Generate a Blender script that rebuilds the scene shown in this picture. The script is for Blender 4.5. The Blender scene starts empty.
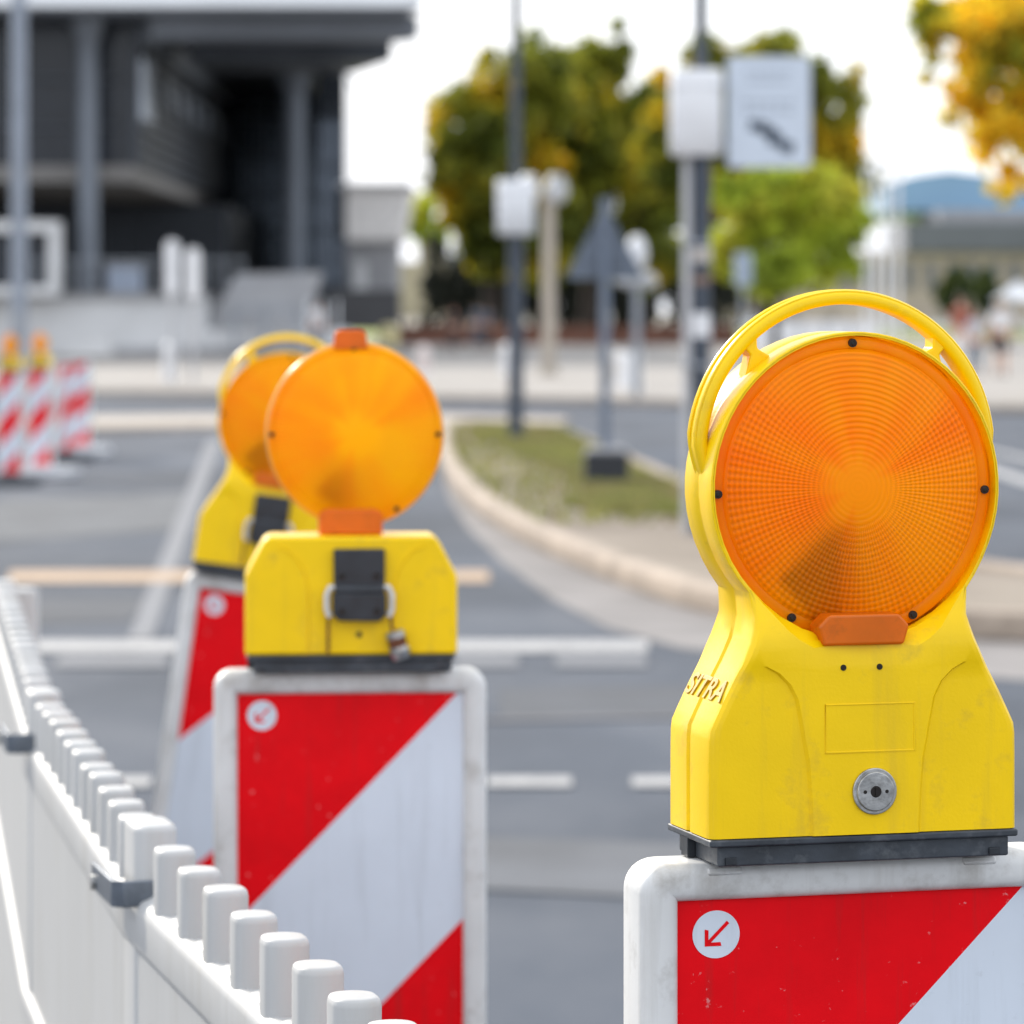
import bpy, bmesh, math, random
import numpy as np
from mathutils import Vector, Matrix, Euler
R = math.radians
PI = math.pi
rnd = random.Random(7)
C = bpy.context.scene.collection
F, H0, HY = 3800.0, 1.55, 312.0          # focal length in pixels, eye height, horizon row

def P(px, py, d):                        # world point seen at a pixel, d metres away
    return Vector(((px-512)*d/F, d, H0-(py-HY)*d/F))
def G(px, py, z=0.0):                    # point on the ground seen at a pixel
    d = (H0-z)*F/(py-HY)
    return Vector(((px-512)*d/F, d, z))

# ------------------------------------------------------------------ materials
MATS = {}
def nd(nt, t, **kw):
    n = nt.nodes.new(t)
    for k, v in kw.items(): setattr(n, k, v)
    return n
def pmat(name, col, rough=.5, metal=0., var=.12, vscale=3., bump=0., bscale=60., spec=.5,
         dirt=None, dscale=6., dthr=(.55, .75), dfac=.6, trans=0., transc=None, coat=0., stretch=None, coords='Object', streak=None, sthr=(.56, .72), sfac=.35, sscale=1.):
    if name in MATS: return MATS[name]
    m = bpy.data.materials.new(name); m.use_nodes = True
    nt = m.node_tree; b = nt.nodes['Principled BSDF']; out = nt.nodes['Material Output']
    L = nt.links.new
    tc = nd(nt, 'ShaderNodeTexCoord')
    src = tc.outputs[coords]
    if stretch:
        mp = nd(nt, 'ShaderNodeMapping'); mp.inputs['Scale'].default_value = stretch
        L(src, mp.inputs['Vector']); src = mp.outputs[0]
    n = nd(nt, 'ShaderNodeTexNoise'); n.inputs['Scale'].default_value = vscale; n.inputs['Detail'].default_value = 6
    L(src, n.inputs['Vector'])
    rp = nd(nt, 'ShaderNodeMapRange'); rp.inputs[3].default_value = 1-var; rp.inputs[4].default_value = 1+var
    rp.inputs[1].default_value = .3; rp.inputs[2].default_value = .7
    L(n.outputs[0], rp.inputs[0])
    mx = nd(nt, 'ShaderNodeMix', data_type='RGBA', blend_type='MULTIPLY'); mx.inputs[0].default_value = 1
    mx.inputs[6].default_value = (*col, 1)
    L(rp.outputs[0], mx.inputs[7]); c = mx.outputs[2]
    if dirt:
        n2 = nd(nt, 'ShaderNodeTexNoise'); n2.inputs['Scale'].default_value = dscale; n2.inputs['Detail'].default_value = 10
        n2.inputs['Roughness'].default_value = .65
        L(src, n2.inputs['Vector'])
        r2 = nd(nt, 'ShaderNodeMapRange'); r2.inputs[1].default_value = dthr[0]; r2.inputs[2].default_value = dthr[1]
        r2.inputs[4].default_value = dfac
        L(n2.outputs[0], r2.inputs[0])
        m2 = nd(nt, 'ShaderNodeMix', data_type='RGBA'); L(r2.outputs[0], m2.inputs[0]); L(c, m2.inputs[6])
        m2.inputs[7].default_value = (*dirt, 1); c = m2.outputs[2]
    if streak:
        mp2 = nd(nt, 'ShaderNodeMapping'); mp2.inputs['Scale'].default_value = (70*sscale, 70*sscale, 5*sscale); L(tc.outputs[coords], mp2.inputs['Vector'])
        n4 = nd(nt, 'ShaderNodeTexNoise'); n4.inputs['Scale'].default_value = 1; n4.inputs['Detail'].default_value = 7; n4.inputs['Roughness'].default_value = .6; L(mp2.outputs[0], n4.inputs['Vector'])
        r4 = nd(nt, 'ShaderNodeMapRange'); r4.inputs[1].default_value = sthr[0]; r4.inputs[2].default_value = sthr[1]; r4.inputs[4].default_value = sfac; L(n4.outputs[0], r4.inputs[0])
        m4 = nd(nt, 'ShaderNodeMix', data_type='RGBA'); L(r4.outputs[0], m4.inputs[0]); L(c, m4.inputs[6]); m4.inputs[7].default_value = (*streak, 1); c = m4.outputs[2]
    L(c, b.inputs['Base Color'])
    b.inputs['Roughness'].default_value = rough; b.inputs['Metallic'].default_value = metal
    b.inputs['Specular IOR Level'].default_value = spec; b.inputs['Coat Weight'].default_value = coat; b.inputs['Coat Roughness'].default_value = .30
    if bump:
        n3 = nd(nt, 'ShaderNodeTexNoise'); n3.inputs['Scale'].default_value = bscale; n3.inputs['Detail'].default_value = 5
        L(src, n3.inputs['Vector'])
        bp = nd(nt, 'ShaderNodeBump'); bp.inputs['Distance'].default_value = bump; bp.inputs['Strength'].default_value = 1
        L(n3.outputs[0], bp.inputs['Height']); L(bp.outputs[0], b.inputs['Normal'])
    if trans:
        t = nd(nt, 'ShaderNodeBsdfTranslucent'); 
        if transc: t.inputs[0].default_value = (*transc, 1)
        else: L(c, t.inputs[0])
        ms = nd(nt, 'ShaderNodeMixShader'); ms.inputs[0].default_value = trans
        L(b.outputs[0], ms.inputs[1]); L(t.outputs[0], ms.inputs[2]); L(ms.outputs[0], out.inputs[0])
    MATS[name] = m
    return m

yellow = pmat('yellow_plastic', (.93, .60, .0005), .34, spec=.24, coat=.10, var=.05, vscale=18, bump=.00012, bscale=420, dirt=(.40, .25, .05), dscale=34, dthr=(.55, .82), dfac=.55, streak=(.62, .40, .03), sthr=(.54, .74), sfac=.35, sscale=.8)
rubber = pmat('black_rubber', (.035, .042, .052), .55, var=.35, vscale=40, bump=.0004, bscale=180, dirt=(.16, .17, .18), dscale=60, dthr=(.52, .8), dfac=.6)
white_pl = pmat('white_plastic', (.66, .655, .64), .42, var=.05, vscale=14, bump=.0002, bscale=150, dirt=(.27, .24, .20), dscale=30, dthr=(.52, .76), dfac=.60, streak=(.36, .33, .29), sthr=(.52, .72), sfac=.45, sscale=.6)
fence_pl = pmat('fence_plastic', (.45, .45, .445), .45, var=.04, vscale=9, bump=.0004, bscale=60, dirt=(.34, .32, .28), dscale=14, dthr=(.52, .76), dfac=.40, stretch=(1, 1, .25), streak=(.33, .32, .29), sthr=(.52, .74), sfac=.35, sscale=.5)
sheet_red = pmat('red_sheeting', (.78, .001, .006), .45, spec=.12, var=.07, vscale=30, dirt=(.75, .45, .45), dscale=95, dthr=(.655, .70), dfac=.5, streak=(.34, .02, .02), sthr=(.54, .70), sfac=.40, sscale=.9)
sheet_white = pmat('white_sheeting', (.64, .69, .76), .36, var=.035, vscale=12, dirt=(.35, .36, .38), dscale=70, dthr=(.62, .78), dfac=.35, streak=(.42, .45, .48), sthr=(.55, .75), sfac=.40, sscale=.7)
steel = pmat('dull_steel', (.42, .42, .41), .38, .85, var=.25, vscale=80, bump=.0002, bscale=300, dirt=(.12, .11, .10), dscale=120, dthr=(.5, .7), dfac=.6)
rust = pmat('rusty_wire', (.16, .055, .025), .75, .3, var=.4, vscale=90)
black_pl = pmat('black_plastic', (.018, .022, .028), .42, var=.3, vscale=50, bump=.0002, bscale=250)
dark_hole = pmat('screw_black', (.012, .008, .006), .4, .3)
silver = pmat('silver_bolt', (.5, .5, .5), .3, .9)
asphalt = pmat('asphalt', (.062, .074, .096), .9, var=.38, vscale=.45, bump=.004, bscale=90, dirt=(.115, .122, .137), dscale=.9, dthr=(.46, .68), dfac=.60, spec=.25, stretch=(1, .45, 1))
terrain_m = pmat('far_ground', (.30, .27, .22), .95, var=.12, vscale=.05)
paving = pmat('pale_paving', (.29, .268, .245), .85, var=.10, vscale=.25, bump=.002, bscale=20, dirt=(.22, .18, .15), dscale=.6, dthr=(.5, .7), dfac=.5)
kerbstone = pmat('kerb_stone', (.38, .325, .27), .8, var=.14, vscale=5, bump=.003, bscale=30)
gutter_m = pmat('gutter_concrete', (.19, .175, .168), .85, var=.28, vscale=1.2, bump=.003, bscale=40)
line_m = pmat('road_paint', (.36, .355, .35), .7, var=.10, vscale=7, dirt=(.16, .16, .165), dscale=10, dthr=(.50, .66), dfac=.7)
worn_m = pmat('worn_road_paint', (.145, .15, .165), .75, var=.12, vscale=5, dirt=(.14, .15, .16), dscale=9, dthr=(.5, .7), dfac=.6)
tape_m = pmat('tan_road_tape', (.38, .26, .16), .7, var=.12, vscale=6)
galv = pmat('galvanised_pole', (.30, .32, .35), .5, .5, var=.10, vscale=6)
pole_dark = pmat('dark_grey_pole', (.055, .068, .09), .5, .2, var=.15, vscale=6)
pole_beige = pmat('beige_pole', (.40, .35, .29), .6, var=.1)
white_box = pmat('white_box_paint', (.76, .76, .77), .45, var=.04)
sign_face = pmat('sign_face', (.58, .64, .72), .45, var=.03)
sign_ink = pmat('sign_ink', (.05, .07, .10), .5)
sign_grey = pmat('sign_grey_ink', (.33, .37, .43), .5)
sign_back = pmat('sign_back', (.13, .155, .195), .55, .2, var=.08)
conc = pmat('light_concrete', (.62, .62, .62), .8, var=.08, vscale=.8)
conc2 = pmat('grey_concrete', (.33, .33, .34), .8, var=.12, vscale=.8)
facade = pmat('dark_facade', (.026, .032, .042), .4, .2, var=.3, vscale=.4)
facade2 = pmat('graphite_panels', (.050, .058, .072), .45, .3, var=.25, vscale=.5)
roof_m = pmat('grey_soffit', (.15, .165, .19), .5, .2, var=.15, vscale=.3)
fascia = pmat('pale_fascia', (.78, .80, .82), .45, var=.06, vscale=.3)
column_m = pmat('column_paint', (.15, .17, .20), .5, .1, var=.1, vscale=.6)
beam_m = pmat('beam_beige', (.20, .19, .18), .6, var=.1)
glassm = pmat('dark_glass', (.016, .020, .028), .18, .0, var=.3, spec=.35)
sand = pmat('beige_stone', (.40, .34, .27), .85, var=.18, vscale=.4)
blueroof = pmat('blue_roof', (.20, .34, .48), .5, var=.1, vscale=.2)
slate = pmat('grey_slate', (.12, .13, .15), .6, var=.15, vscale=.3)
brick = pmat('red_brick', (.20, .09, .06), .85, var=.2, vscale=2)
bark = pmat('bark', (.035, .027, .022), .9, var=.3, vscale=3)
skin = pmat('skin', (.52, .30, .21), .6)
hairm = pmat('dark_hair', (.03, .02, .015), .6)
cl_white = pmat('white_cloth', (.75, .75, .76), .85); cl_dark = pmat('dark_cloth', (.02, .022, .03), .85)
cl_blue = pmat('greyblue_cloth', (.10, .14, .19), .85); cl_red = pmat('rust_cloth', (.30, .08, .05), .85)
pale_yellow = pmat('pale_yellow_paint', (.68, .60, .32), .5)

def leafmat(name, a, b, c, scale=.35, t=(.42, .50, .62)):
    m = bpy.data.materials.new(name); m.use_nodes = True; nt = m.node_tree; L = nt.links.new
    bs = nt.nodes['Principled BSDF']; out = nt.nodes['Material Output']
    tc = nd(nt, 'ShaderNodeTexCoord'); n = nd(nt, 'ShaderNodeTexNoise'); n.inputs['Scale'].default_value = scale
    n.inputs['Detail'].default_value = 3; L(tc.outputs['Object'], n.inputs['Vector'])
    cr = nd(nt, 'ShaderNodeValToRGB'); e = cr.color_ramp.elements
    e[0].position = t[0]; e[0].color = (*a, 1); e[1].position = t[2]; e[1].color = (*c, 1)
    k = cr.color_ramp.elements.new(t[1]); k.color = (*b, 1)
    L(n.outputs[0], cr.inputs[0])
    hi = nd(nt, 'ShaderNodeTexNoise'); hi.inputs['Scale'].default_value = scale*9; L(tc.outputs['Object'], hi.inputs['Vector'])
    mr = nd(nt, 'ShaderNodeMapRange'); mr.inputs[1].default_value = .3; mr.inputs[2].default_value = .7; mr.inputs[3].default_value = .65; mr.inputs[4].default_value = 1.35
    L(hi.outputs[0], mr.inputs[0])
    mx = nd(nt, 'ShaderNodeMix', data_type='RGBA', blend_type='MULTIPLY'); mx.inputs[0].default_value = 1
    L(cr.outputs[0], mx.inputs[6]); L(mr.outputs[0], mx.inputs[7])
    L(mx.outputs[2], bs.inputs['Base Color']); bs.inputs['Roughness'].default_value = .6
    tr = nd(nt, 'ShaderNodeBsdfTranslucent'); L(mx.outputs[2], tr.inputs[0])
    ms = nd(nt, 'ShaderNodeMixShader'); ms.inputs[0].default_value = .55
    L(bs.outputs[0], ms.inputs[1]); L(tr.outputs[0], ms.inputs[2]); L(ms.outputs[0], out.inputs[0])
    return m
leaf_mix = leafmat('autumn_leaves', (.125, .16, .018), (.30, .31, .03), (.90, .62, .02), .30, (.38, .52, .68))
leaf_green = leafmat('lime_leaves', (.34, .42, .04), (.52, .60, .05), (.65, .62, .08), .5)
leaf_yellow = leafmat('yellow_leaves', (.34, .40, .04), (.68, .58, .05), (.95, .72, .04), .9, (.36, .46, .56))
leaf_bush = leafmat('bush_leaves', (.04, .07, .02), (.07, .11, .03), (.14, .17, .03), .8)
grass_m = leafmat('grass_blades', (.20, .17, .08), (.17, .19, .05), (.25, .24, .08), 1.2)

def lens_material(name='amber_lens', lo=(1.0, .33, .001), hi=(1.0, .62, .002), amp=.17, base_=.92, tl=.55):
    m = bpy.data.materials.new(name); m.use_nodes = True; nt = m.node_tree; L = nt.links.new
    bs = nt.nodes['Principled BSDF']; out = nt.nodes['Material Output']
    tc = nd(nt, 'ShaderNodeTexCoord'); sp = nd(nt, 'ShaderNodeSeparateXYZ'); L(tc.outputs['Object'], sp.inputs[0])
    def M(op, a, b=None, c=None):
        n = nd(nt, 'ShaderNodeMath', operation=op)
        for i, v in enumerate((a, b, c)):
            if v is None: continue
            if isinstance(v, (int, float)): n.inputs[i].default_value = v
            else: L(v, n.inputs[i])
        return n.outputs[0]
    x, z = sp.outputs[0], M('MULTIPLY', sp.outputs[2], .95)
    r = M('SQRT', M('ADD', M('MULTIPLY', x, x), M('MULTIPLY', z, z)))
    th = M('ARCTAN2', z, x)
    ring = M('MULTIPLY', M('SINE', M('MULTIPLY', r, 2*PI/.0036)), M('MINIMUM', M('MAXIMUM', M('MULTIPLY_ADD', r, 32., -.30), .10), 1.0))
    spoke = M('SINE', M('MULTIPLY', th, 120.0))
    # spokes fade out in the upper sector and near the centre
    mask = M('MULTIPLY', M('SUBTRACT', 1.0, M('SMOOTH_MIN', 1.0, M('MAXIMUM', M('MULTIPLY', M('SUBTRACT', M('SINE', th), .55), 3.), 0.), .1)),
             M('MINIMUM', M('MULTIPLY', M('MAXIMUM', M('SUBTRACT', r, .022), 0.), 60.), 1.0))
    inner = M('LESS_THAN', r, .0905)
    h = M('MULTIPLY', M('ADD', M('MULTIPLY', ring, .5), M('MULTIPLY', M('MULTIPLY', spoke, mask), .5)), inner)
    bp = nd(nt, 'ShaderNodeBump'); bp.inputs['Distance'].default_value = .0005; bp.inputs['Strength'].default_value = .8
    L(h, bp.inputs['Height']); L(bp.outputs[0], bs.inputs['Normal'])
    n = nd(nt, 'ShaderNodeTexNoise'); n.inputs['Scale'].default_value = 9; n.inputs['Detail'].default_value = 3; L(tc.outputs['Object'], n.inputs['Vector'])
    cr = nd(nt, 'ShaderNodeValToRGB'); e = cr.color_ramp.elements
    e[0].position = .36; e[0].color = (*lo, 1); e[1].position = .62; e[1].color = (*hi, 1)
    cv = nd(nt, 'ShaderNodeCombineXYZ'); L(M('MULTIPLY', M('COSINE', th), 1.5), cv.inputs[0]); L(M('MULTIPLY', M('SINE', th), 1.5), cv.inputs[1]); L(M('MULTIPLY', r, 6.), cv.inputs[2])
    na = nd(nt, 'ShaderNodeTexNoise'); na.inputs['Scale'].default_value = 1.; na.inputs['Detail'].default_value = 2; L(cv.outputs[0], na.inputs['Vector'])  # angular noise paints the prisms' refracted bright sectors into the colour
    painted_glow = M('MULTIPLY', M('MAXIMUM', M('SUBTRACT', .030, r), 0.), 7.)  # bright middle of the lens painted into its colour
    L(M('ADD', M('ADD', M('MULTIPLY', n.outputs[0], .45), M('MULTIPLY', na.outputs[0], .55)), painted_glow), cr.inputs[0])
    lines = M('MULTIPLY_ADD', h, amp, base_)  # refraction in the grooves painted as lighter and darker lines
    mx = nd(nt, 'ShaderNodeMix', data_type='RGBA', blend_type='MULTIPLY'); mx.inputs[0].default_value = 1
    L(cr.outputs[0], mx.inputs[6]); L(lines, mx.inputs[7])
    mr_ = nd(nt, 'ShaderNodeMix', data_type='RGBA', blend_type='MULTIPLY'); mr_.inputs[0].default_value = 1; L(mx.outputs[2], mr_.inputs[6]); mr_.inputs[7].default_value = (1, .55, 1, 1)
    L(mr_.outputs[2], bs.inputs['Base Color']); bs.inputs['Roughness'].default_value = .28
    bs.inputs['Specular IOR Level'].default_value = .25
    tr = nd(nt, 'ShaderNodeBsdfTranslucent'); L(mx.outputs[2], tr.inputs[0]); L(bp.outputs[0], tr.inputs['Normal'])
    ms = nd(nt, 'ShaderNodeMixShader'); ms.inputs[0].default_value = tl
    L(bs.outputs[0], ms.inputs[1]); L(tr.outputs[0], ms.inputs[2]); L(ms.outputs[0], out.inputs[0])
    return m
lens_m = lens_material()
amber_pl = pmat('amber_plastic', (.85, .20, .003), .3, var=.12, vscale=30, trans=.35, dirt=(.25, .08, .01), dscale=35, dthr=(.55, .8), dfac=.6)
amber_soft = lens_material('amber_lens_pale', (1.0, .46, .001), (1.0, .78, .002), .10, .95, .55)  # paler copy of the lens, with sunlight coming through painted in
bulb_wedge_m = pmat('bulb_and_shade_wedge', (.30, .045, .01), .5)
gutter_seam = pmat('seam_dark', (.10, .10, .11), .8)

# ------------------------------------------------------------------ mesh helpers
def tag(o, label=None, cat=None, group=None, kind=None):
    if label: o['label'] = label
    if cat: o['category'] = cat
    if group: o['group'] = group
    if kind: o['kind'] = kind
    return o
def thing(name, label, cat, loc=(0, 0, 0), rotz=0., group=None, rot=None, scale=1.):
    o = bpy.data.objects.new(name, None); C.objects.link(o); o.empty_display_size = .1
    o.location = loc; o.rotation_euler = rot if rot else (0, 0, rotz); o.scale = (scale,)*3
    return tag(o, label, cat, group)
def obj(name, bm, mats, parent=None, smooth=35, bevel=0., seg=2, loc=None, fixn=True):
    if fixn: bmesh.ops.recalc_face_normals(bm, faces=bm.faces)
    me = bpy.data.meshes.new(name); bm.to_mesh(me); bm.free()
    if not isinstance(mats, (list, tuple)): mats = [mats]
    for m in mats: me.materials.append(m)
    if smooth:
        me.shade_smooth(); me.set_sharp_from_angle(angle=R(smooth))
    o = bpy.data.objects.new(name, me); C.objects.link(o)
    if parent: o.parent = parent
    if loc is not None: o.location = loc
    if bevel:
        b = o.modifiers.new('bevel', 'BEVEL'); b.width = bevel; b.segments = seg; b.limit_method = 'ANGLE'; b.angle_limit = R(40); b.harden_normals = True
    return o
def split(name, bm, mats, parent, **k):
    """every loose piece of the bmesh becomes an object of its own"""
    bm.verts.index_update(); bm.verts.ensure_lookup_table(); seen = set(); isl_ = []
    for v in bm.verts:
        if v.index in seen: continue
        st_ = [v]; seen.add(v.index); comp = []
        while st_:
            q = st_.pop(); comp.append(q.index)
            for e in q.link_edges:
                w_ = e.other_vert(q)
                if w_.index not in seen: seen.add(w_.index); st_.append(w_)
        isl_.append(set(comp))
    out = []
    for comp in isl_:
        b2 = bm.copy(); b2.verts.index_update(); b2.verts.ensure_lookup_table()
        bmesh.ops.delete(b2, geom=[v for v in b2.verts if v.index not in comp], context='VERTS')
        out.append(obj(name, b2, mats, parent, **k))
    bm.free(); return out
def struct(name, bm, m, **k):
    return tag(obj(name, bm, m, **k), kind='structure')
def B(): return bmesh.new()
def box(bm, c, s, rot=None, mi=0):
    M_ = Matrix.Translation(c) @ (rot.to_matrix().to_4x4() if rot else Matrix()) @ Matrix.Diagonal((*s, 1))
    g = bmesh.ops.create_cube(bm, size=1, matrix=M_)
    for v in g['verts']:
        for f in v.link_faces: f.material_index = mi
def bx(bm, a, b, mi=0):                  # box between two corners
    a, b = Vector(a), Vector(b)
    box(bm, (a+b)/2, [max(abs(q), 1e-4) for q in (b-a)], mi=mi)
def cyl(bm, a, b, r1, r2=None, n=20, mi=0):
    a, b = Vector(a), Vector(b); d = b-a
    M_ = Matrix.Translation((a+b)/2) @ d.to_track_quat('Z', 'Y').to_matrix().to_4x4()
    g = bmesh.ops.create_cone(bm, cap_ends=True, segments=n, radius1=r1, radius2=r1 if r2 is None else r2, depth=d.length, matrix=M_)
    for v in g['verts']:
        for f in v.link_faces: f.material_index = mi
def ball(bm, c, s, u=16, v=10, mi=0):
    if isinstance(s, (int, float)): s = (s, s, s)
    g = bmesh.ops.create_uvsphere(bm, u_segments=u, v_segments=v, radius=1, matrix=Matrix.Translation(c) @ Matrix.Diagonal((*s, 1)))
    for w in g['verts']:
        for f in w.link_faces: f.material_index = mi
def sweep(bm, path, prof, ups, closed=False, mi=0):
    """sweep a closed profile [(a,b)] along path; a along the 'side' vector, b along ups[i]"""
    rings = []; n = len(path)
    for i, p in enumerate(path):
        p = Vector(p)
        q0 = Vector(path[(i-1) % n]) if (i or closed) else p
        q1 = Vector(path[(i+1) % n]) if (i < n-1 or closed) else p
        t = (q1-q0).normalized(); up = Vector(ups[i] if isinstance(ups, list) else ups).normalized()
        side = t.cross(up).normalized(); k = 1.
        rings.append([bm.verts.new(p+side*a*k+up*b) for a, b in prof])
    m = len(prof)
    for i in range(n if closed else n-1):
        A, Bq = rings[i], rings[(i+1) % n]
        for j in range(m):
            f = bm.faces.new((A[j], A[(j+1) % m], Bq[(j+1) % m], Bq[j])); f.material_index = mi
    if not closed:
        for rr in (rings[0], rings[-1]):
            f = bm.faces.new(rr); f.material_index = mi
def tube(bm, path, r, n=8, up=(0, 1, 0), closed=False, mi=0):
    sweep(bm, path, [(r*math.cos(2*PI*j/n), r*math.sin(2*PI*j/n)) for j in range(n)], up, closed, mi)
def rprof(w, h, r, n=4):                 # rounded rectangle profile centred at 0
    pts = []
    for cx, cy, a0 in ((w/2-r, h/2-r, 0), (-w/2+r, h/2-r, 90), (-w/2+r, -h/2+r, 180), (w/2-r, -h/2+r, 270)):
        for k in range(n+1):
            a = R(a0+90*k/n); pts.append((cx+r*math.cos(a), cy+r*math.sin(a)))
    return pts
def poly(bm, pts, mi=0):
    f = bm.faces.new([bm.verts.new(p) for p in pts]); f.material_index = mi; return f
def prism(bm, pts2, y0, y1, mi=0):       # polygon in xz extruded along y
    a = [bm.verts.new((x, y0, z)) for x, z in pts2]; b = [bm.verts.new((x, y1, z)) for x, z in pts2]
    n = len(a); fs = [bm.faces.new(a), bm.faces.new(b[::-1])]
    for i in range(n): fs.append(bm.faces.new((a[i], b[i], b[(i+1) % n], a[(i+1) % n])))
    for f in fs: f.material_index = mi
def zprism(bm, pts, z0, z1, mi=0):       # ground polygon extruded upwards
    a = [bm.verts.new((p[0], p[1], z0)) for p in pts]; b = [bm.verts.new((p[0], p[1], z1)) for p in pts]
    n = len(a); fs = [bm.faces.new(a), bm.faces.new(b[::-1])]
    for i in range(n): fs.append(bm.faces.new((a[i], b[i], b[(i+1) % n], a[(i+1) % n])))
    for f in fs: f.material_index = mi
def copy_tree(o, parent=None):
    c = o.copy(); C.objects.link(c); c.parent = parent
    for ch in list(o.children): copy_tree(ch, c)
    return c
def text_mesh(txt, size, depth, shear=0.):
    cu = bpy.data.curves.new('t', 'FONT'); cu.body = txt; cu.size = size; cu.extrude = depth; cu.shear = shear
    cu.align_x = 'CENTER'; cu.align_y = 'CENTER'; cu.offset = size*.012; cu.bevel_depth = size*.01
    o = bpy.data.objects.new('t', cu); C.objects.link(o)
    dg = bpy.context.evaluated_depsgraph_get(); me = bpy.data.meshes.new_from_object(o.evaluated_get(dg))
    bm = B(); bm.from_mesh(me); bpy.data.objects.remove(o); return bm

# ------------------------------------------------------------------ warning lamps
LZ, LRX, LRZ = .2530, .1012, .1030        # lens centre height, half width, half height
def gasket(par, w=.222, d=.094):
    bm = B()
    box(bm, (0, 0, .0165), (w, d, .005))
    box(bm, (.001, 0, .0072), (w-.012, d-.010, .0138))
    o = obj('base_gasket', bm, rubber, par, bevel=.0015)
    bm = B()
    for sx in (-1, 1): box(bm, (sx*(w/2-.004), .012, .0075), (.006, .014, .0135))
    for sx, sy in ((-1, -1), (1, -1)): box(bm, (sx*(w/2-.016), sy*(d/2-.0045), .004), (.008, .003, .005))
    split('gasket_clip', bm, black_pl, o, bevel=.0006)
    return o
def lens(par, side, y, rx=LRX, rz=LRZ, zc=LZ, mat=None, dome=.010, depth=.006):
    bm = B(); NA, rs = 128, [0.02, .1, .2, .3, .4, .5, .6, .68, .76, .83, .88, .905, .915, .93, .965, .985, 1.0, 1.0]
    def yy(k, f):
        if k == len(rs)-1: return depth
        if f > .905: return (0 if f < .98 else .0006 if f < .99 else .002) - (.0006 if f == .93 else 0)
        return -.0015-dome*(1-(f/.905)**2)**.8
    rings = []
    for k, f in enumerate(rs):
        rings.append([bm.verts.new((f*rx*math.cos(2*PI*j/NA), side*-yy(k, f)*1., f*rz*math.sin(2*PI*j/NA))) for j in range(NA)])
    c = bm.verts.new((0, side*-yy(0, 0), 0))
    for j in range(NA): bm.faces.new((c, rings[0][j], rings[0][(j+1) % NA]))
    for A, Bq in zip(rings, rings[1:]):
        for j in range(NA): bm.faces.new((A[j], Bq[j], Bq[(j+1) % NA], A[(j+1) % NA]))
    o = obj('lens', bm, mat or lens_m, par, smooth=50, loc=(0, side*y, zc))
    return o
def lens_screws(par, y, angs, rx=LRX, rz=LRZ):   # in lens space, front only (side=-1)
    for a in angs:
        bm = B(); p = Vector((.955*rx*math.cos(R(a)), -y, .955*rz*math.sin(R(a))))
        cyl(bm, p+Vector((0, .003, 0)), p+Vector((0, -.0016, 0)), .0031, .0029, 12)
        cyl(bm, p+Vector((0, -.0016, 0)), p+Vector((0, -.0024, 0)), .0022, .0014, 6)
        obj('screw', bm, dark_hole, par)
# note: side=+1 builds towards +y, so the viewer's side is -1
def z_low(z): return z < LZ-.1000
def ringed_body(par):
    st = []                              # outer x,z, inner x,z, half depth, arc x, relief
    for x, z, a in ((.1110, .0195, .0385), (.1110, .045, .0395), (.1110, .070, .0415), (.1108, .085, .0445), (.1100, .0915, .0455), (.1065, .0990, .0470), (.1005, .1115, .0495),
                    (.0950, .1220, .0550), (.0908, .1298, .0630), (.0882, .1345, .0720)):
        st.append((x, z, 0, z, .0475, a, .0022 if z < .133 else .001))
    er = lambda a, rx=.1045, rz=.1062: (rx*math.cos(R(a)), LZ+rz*math.sin(R(a)))
    el = lambda a: (.1018*math.cos(R(a)), LZ+.1035*math.sin(R(a)))
    for x, z, ph, hd in ((.0845, .1420, -90, .0475), (.0810, .1500, -78, .047), (.0785, .1580, -66, .0452), (.0772, .1660, -56, .041), (.0778, .1740, -48, .0365)):
        i = el(ph) if ph > -90 else (0, LZ-.1035)
        st.append((x, z, i[0], i[1], hd, .5, 0))
    for a, hd in [(-41, .033), (-35, .031), (-28, .0295)]+[(t, .029) for t in range(-21, 91, 6)]+[(90, .029)]:
        o = er(a); i = el(a); st.append((*o, *i, hd, None, 0))
    bm = B()
    for sx in (1, -1):
        prev = None
        for ox, oz, ix, iz, hd, xa, rel in st:
            O = math.hypot(ox-ix, oz-iz); ux, uz = (ox-ix)/O, (oz-iz)/O
            r = .0065 if O > .02 else min(.004, O*.45)
            if hd < .04 and r > .003: r = min(.0030, O*.5)
            a = xa if xa else .45*O; e = .0011 if xa else O*.02
            if xa and a > O-r-.002: a = O-r-.003
            hi_ = (hd if xa != .5 else .043 if ix == 0 else .0385 if z_low(iz) else min(hd, .0335))
            half = [(0, hi_-.009), (0, hi_), (.5*a, hd), (a-e, hd), (a+e, hd-rel), ((a+O-r)/2, hd-rel*.6), (O-r-.0006, hd)]
            half[5] = ((a+O-r)/2, hd-rel)
            if rel: half[6] = (O-r-.0006, hd-rel); 
            hh = hd-rel
            for k in range(0, 91, 30): half.append((O-r+r*math.sin(R(k)), hh-r+r*math.cos(R(k))))
            s_ = .0016 if O > .05 else .0010
            half += [(O, .0042), (O-s_, .0022)]
            pts = [(t, -y) for t, y in half]+[(t, y) for t, y in half[::-1]]
            row = [bm.verts.new((sx*(ix+ux*t), y, iz+uz*t)) for t, y in pts]
            if prev:
                for j in range(len(row)-1): bm.faces.new((prev[j], prev[j+1], row[j+1], row[j]))
            else:
                bm.faces.new(row)
            prev = row
    bmesh.ops.remove_doubles(bm, verts=bm.verts, dist=.00002)
    return obj('housing', bm, yellow, par, smooth=28)
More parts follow.
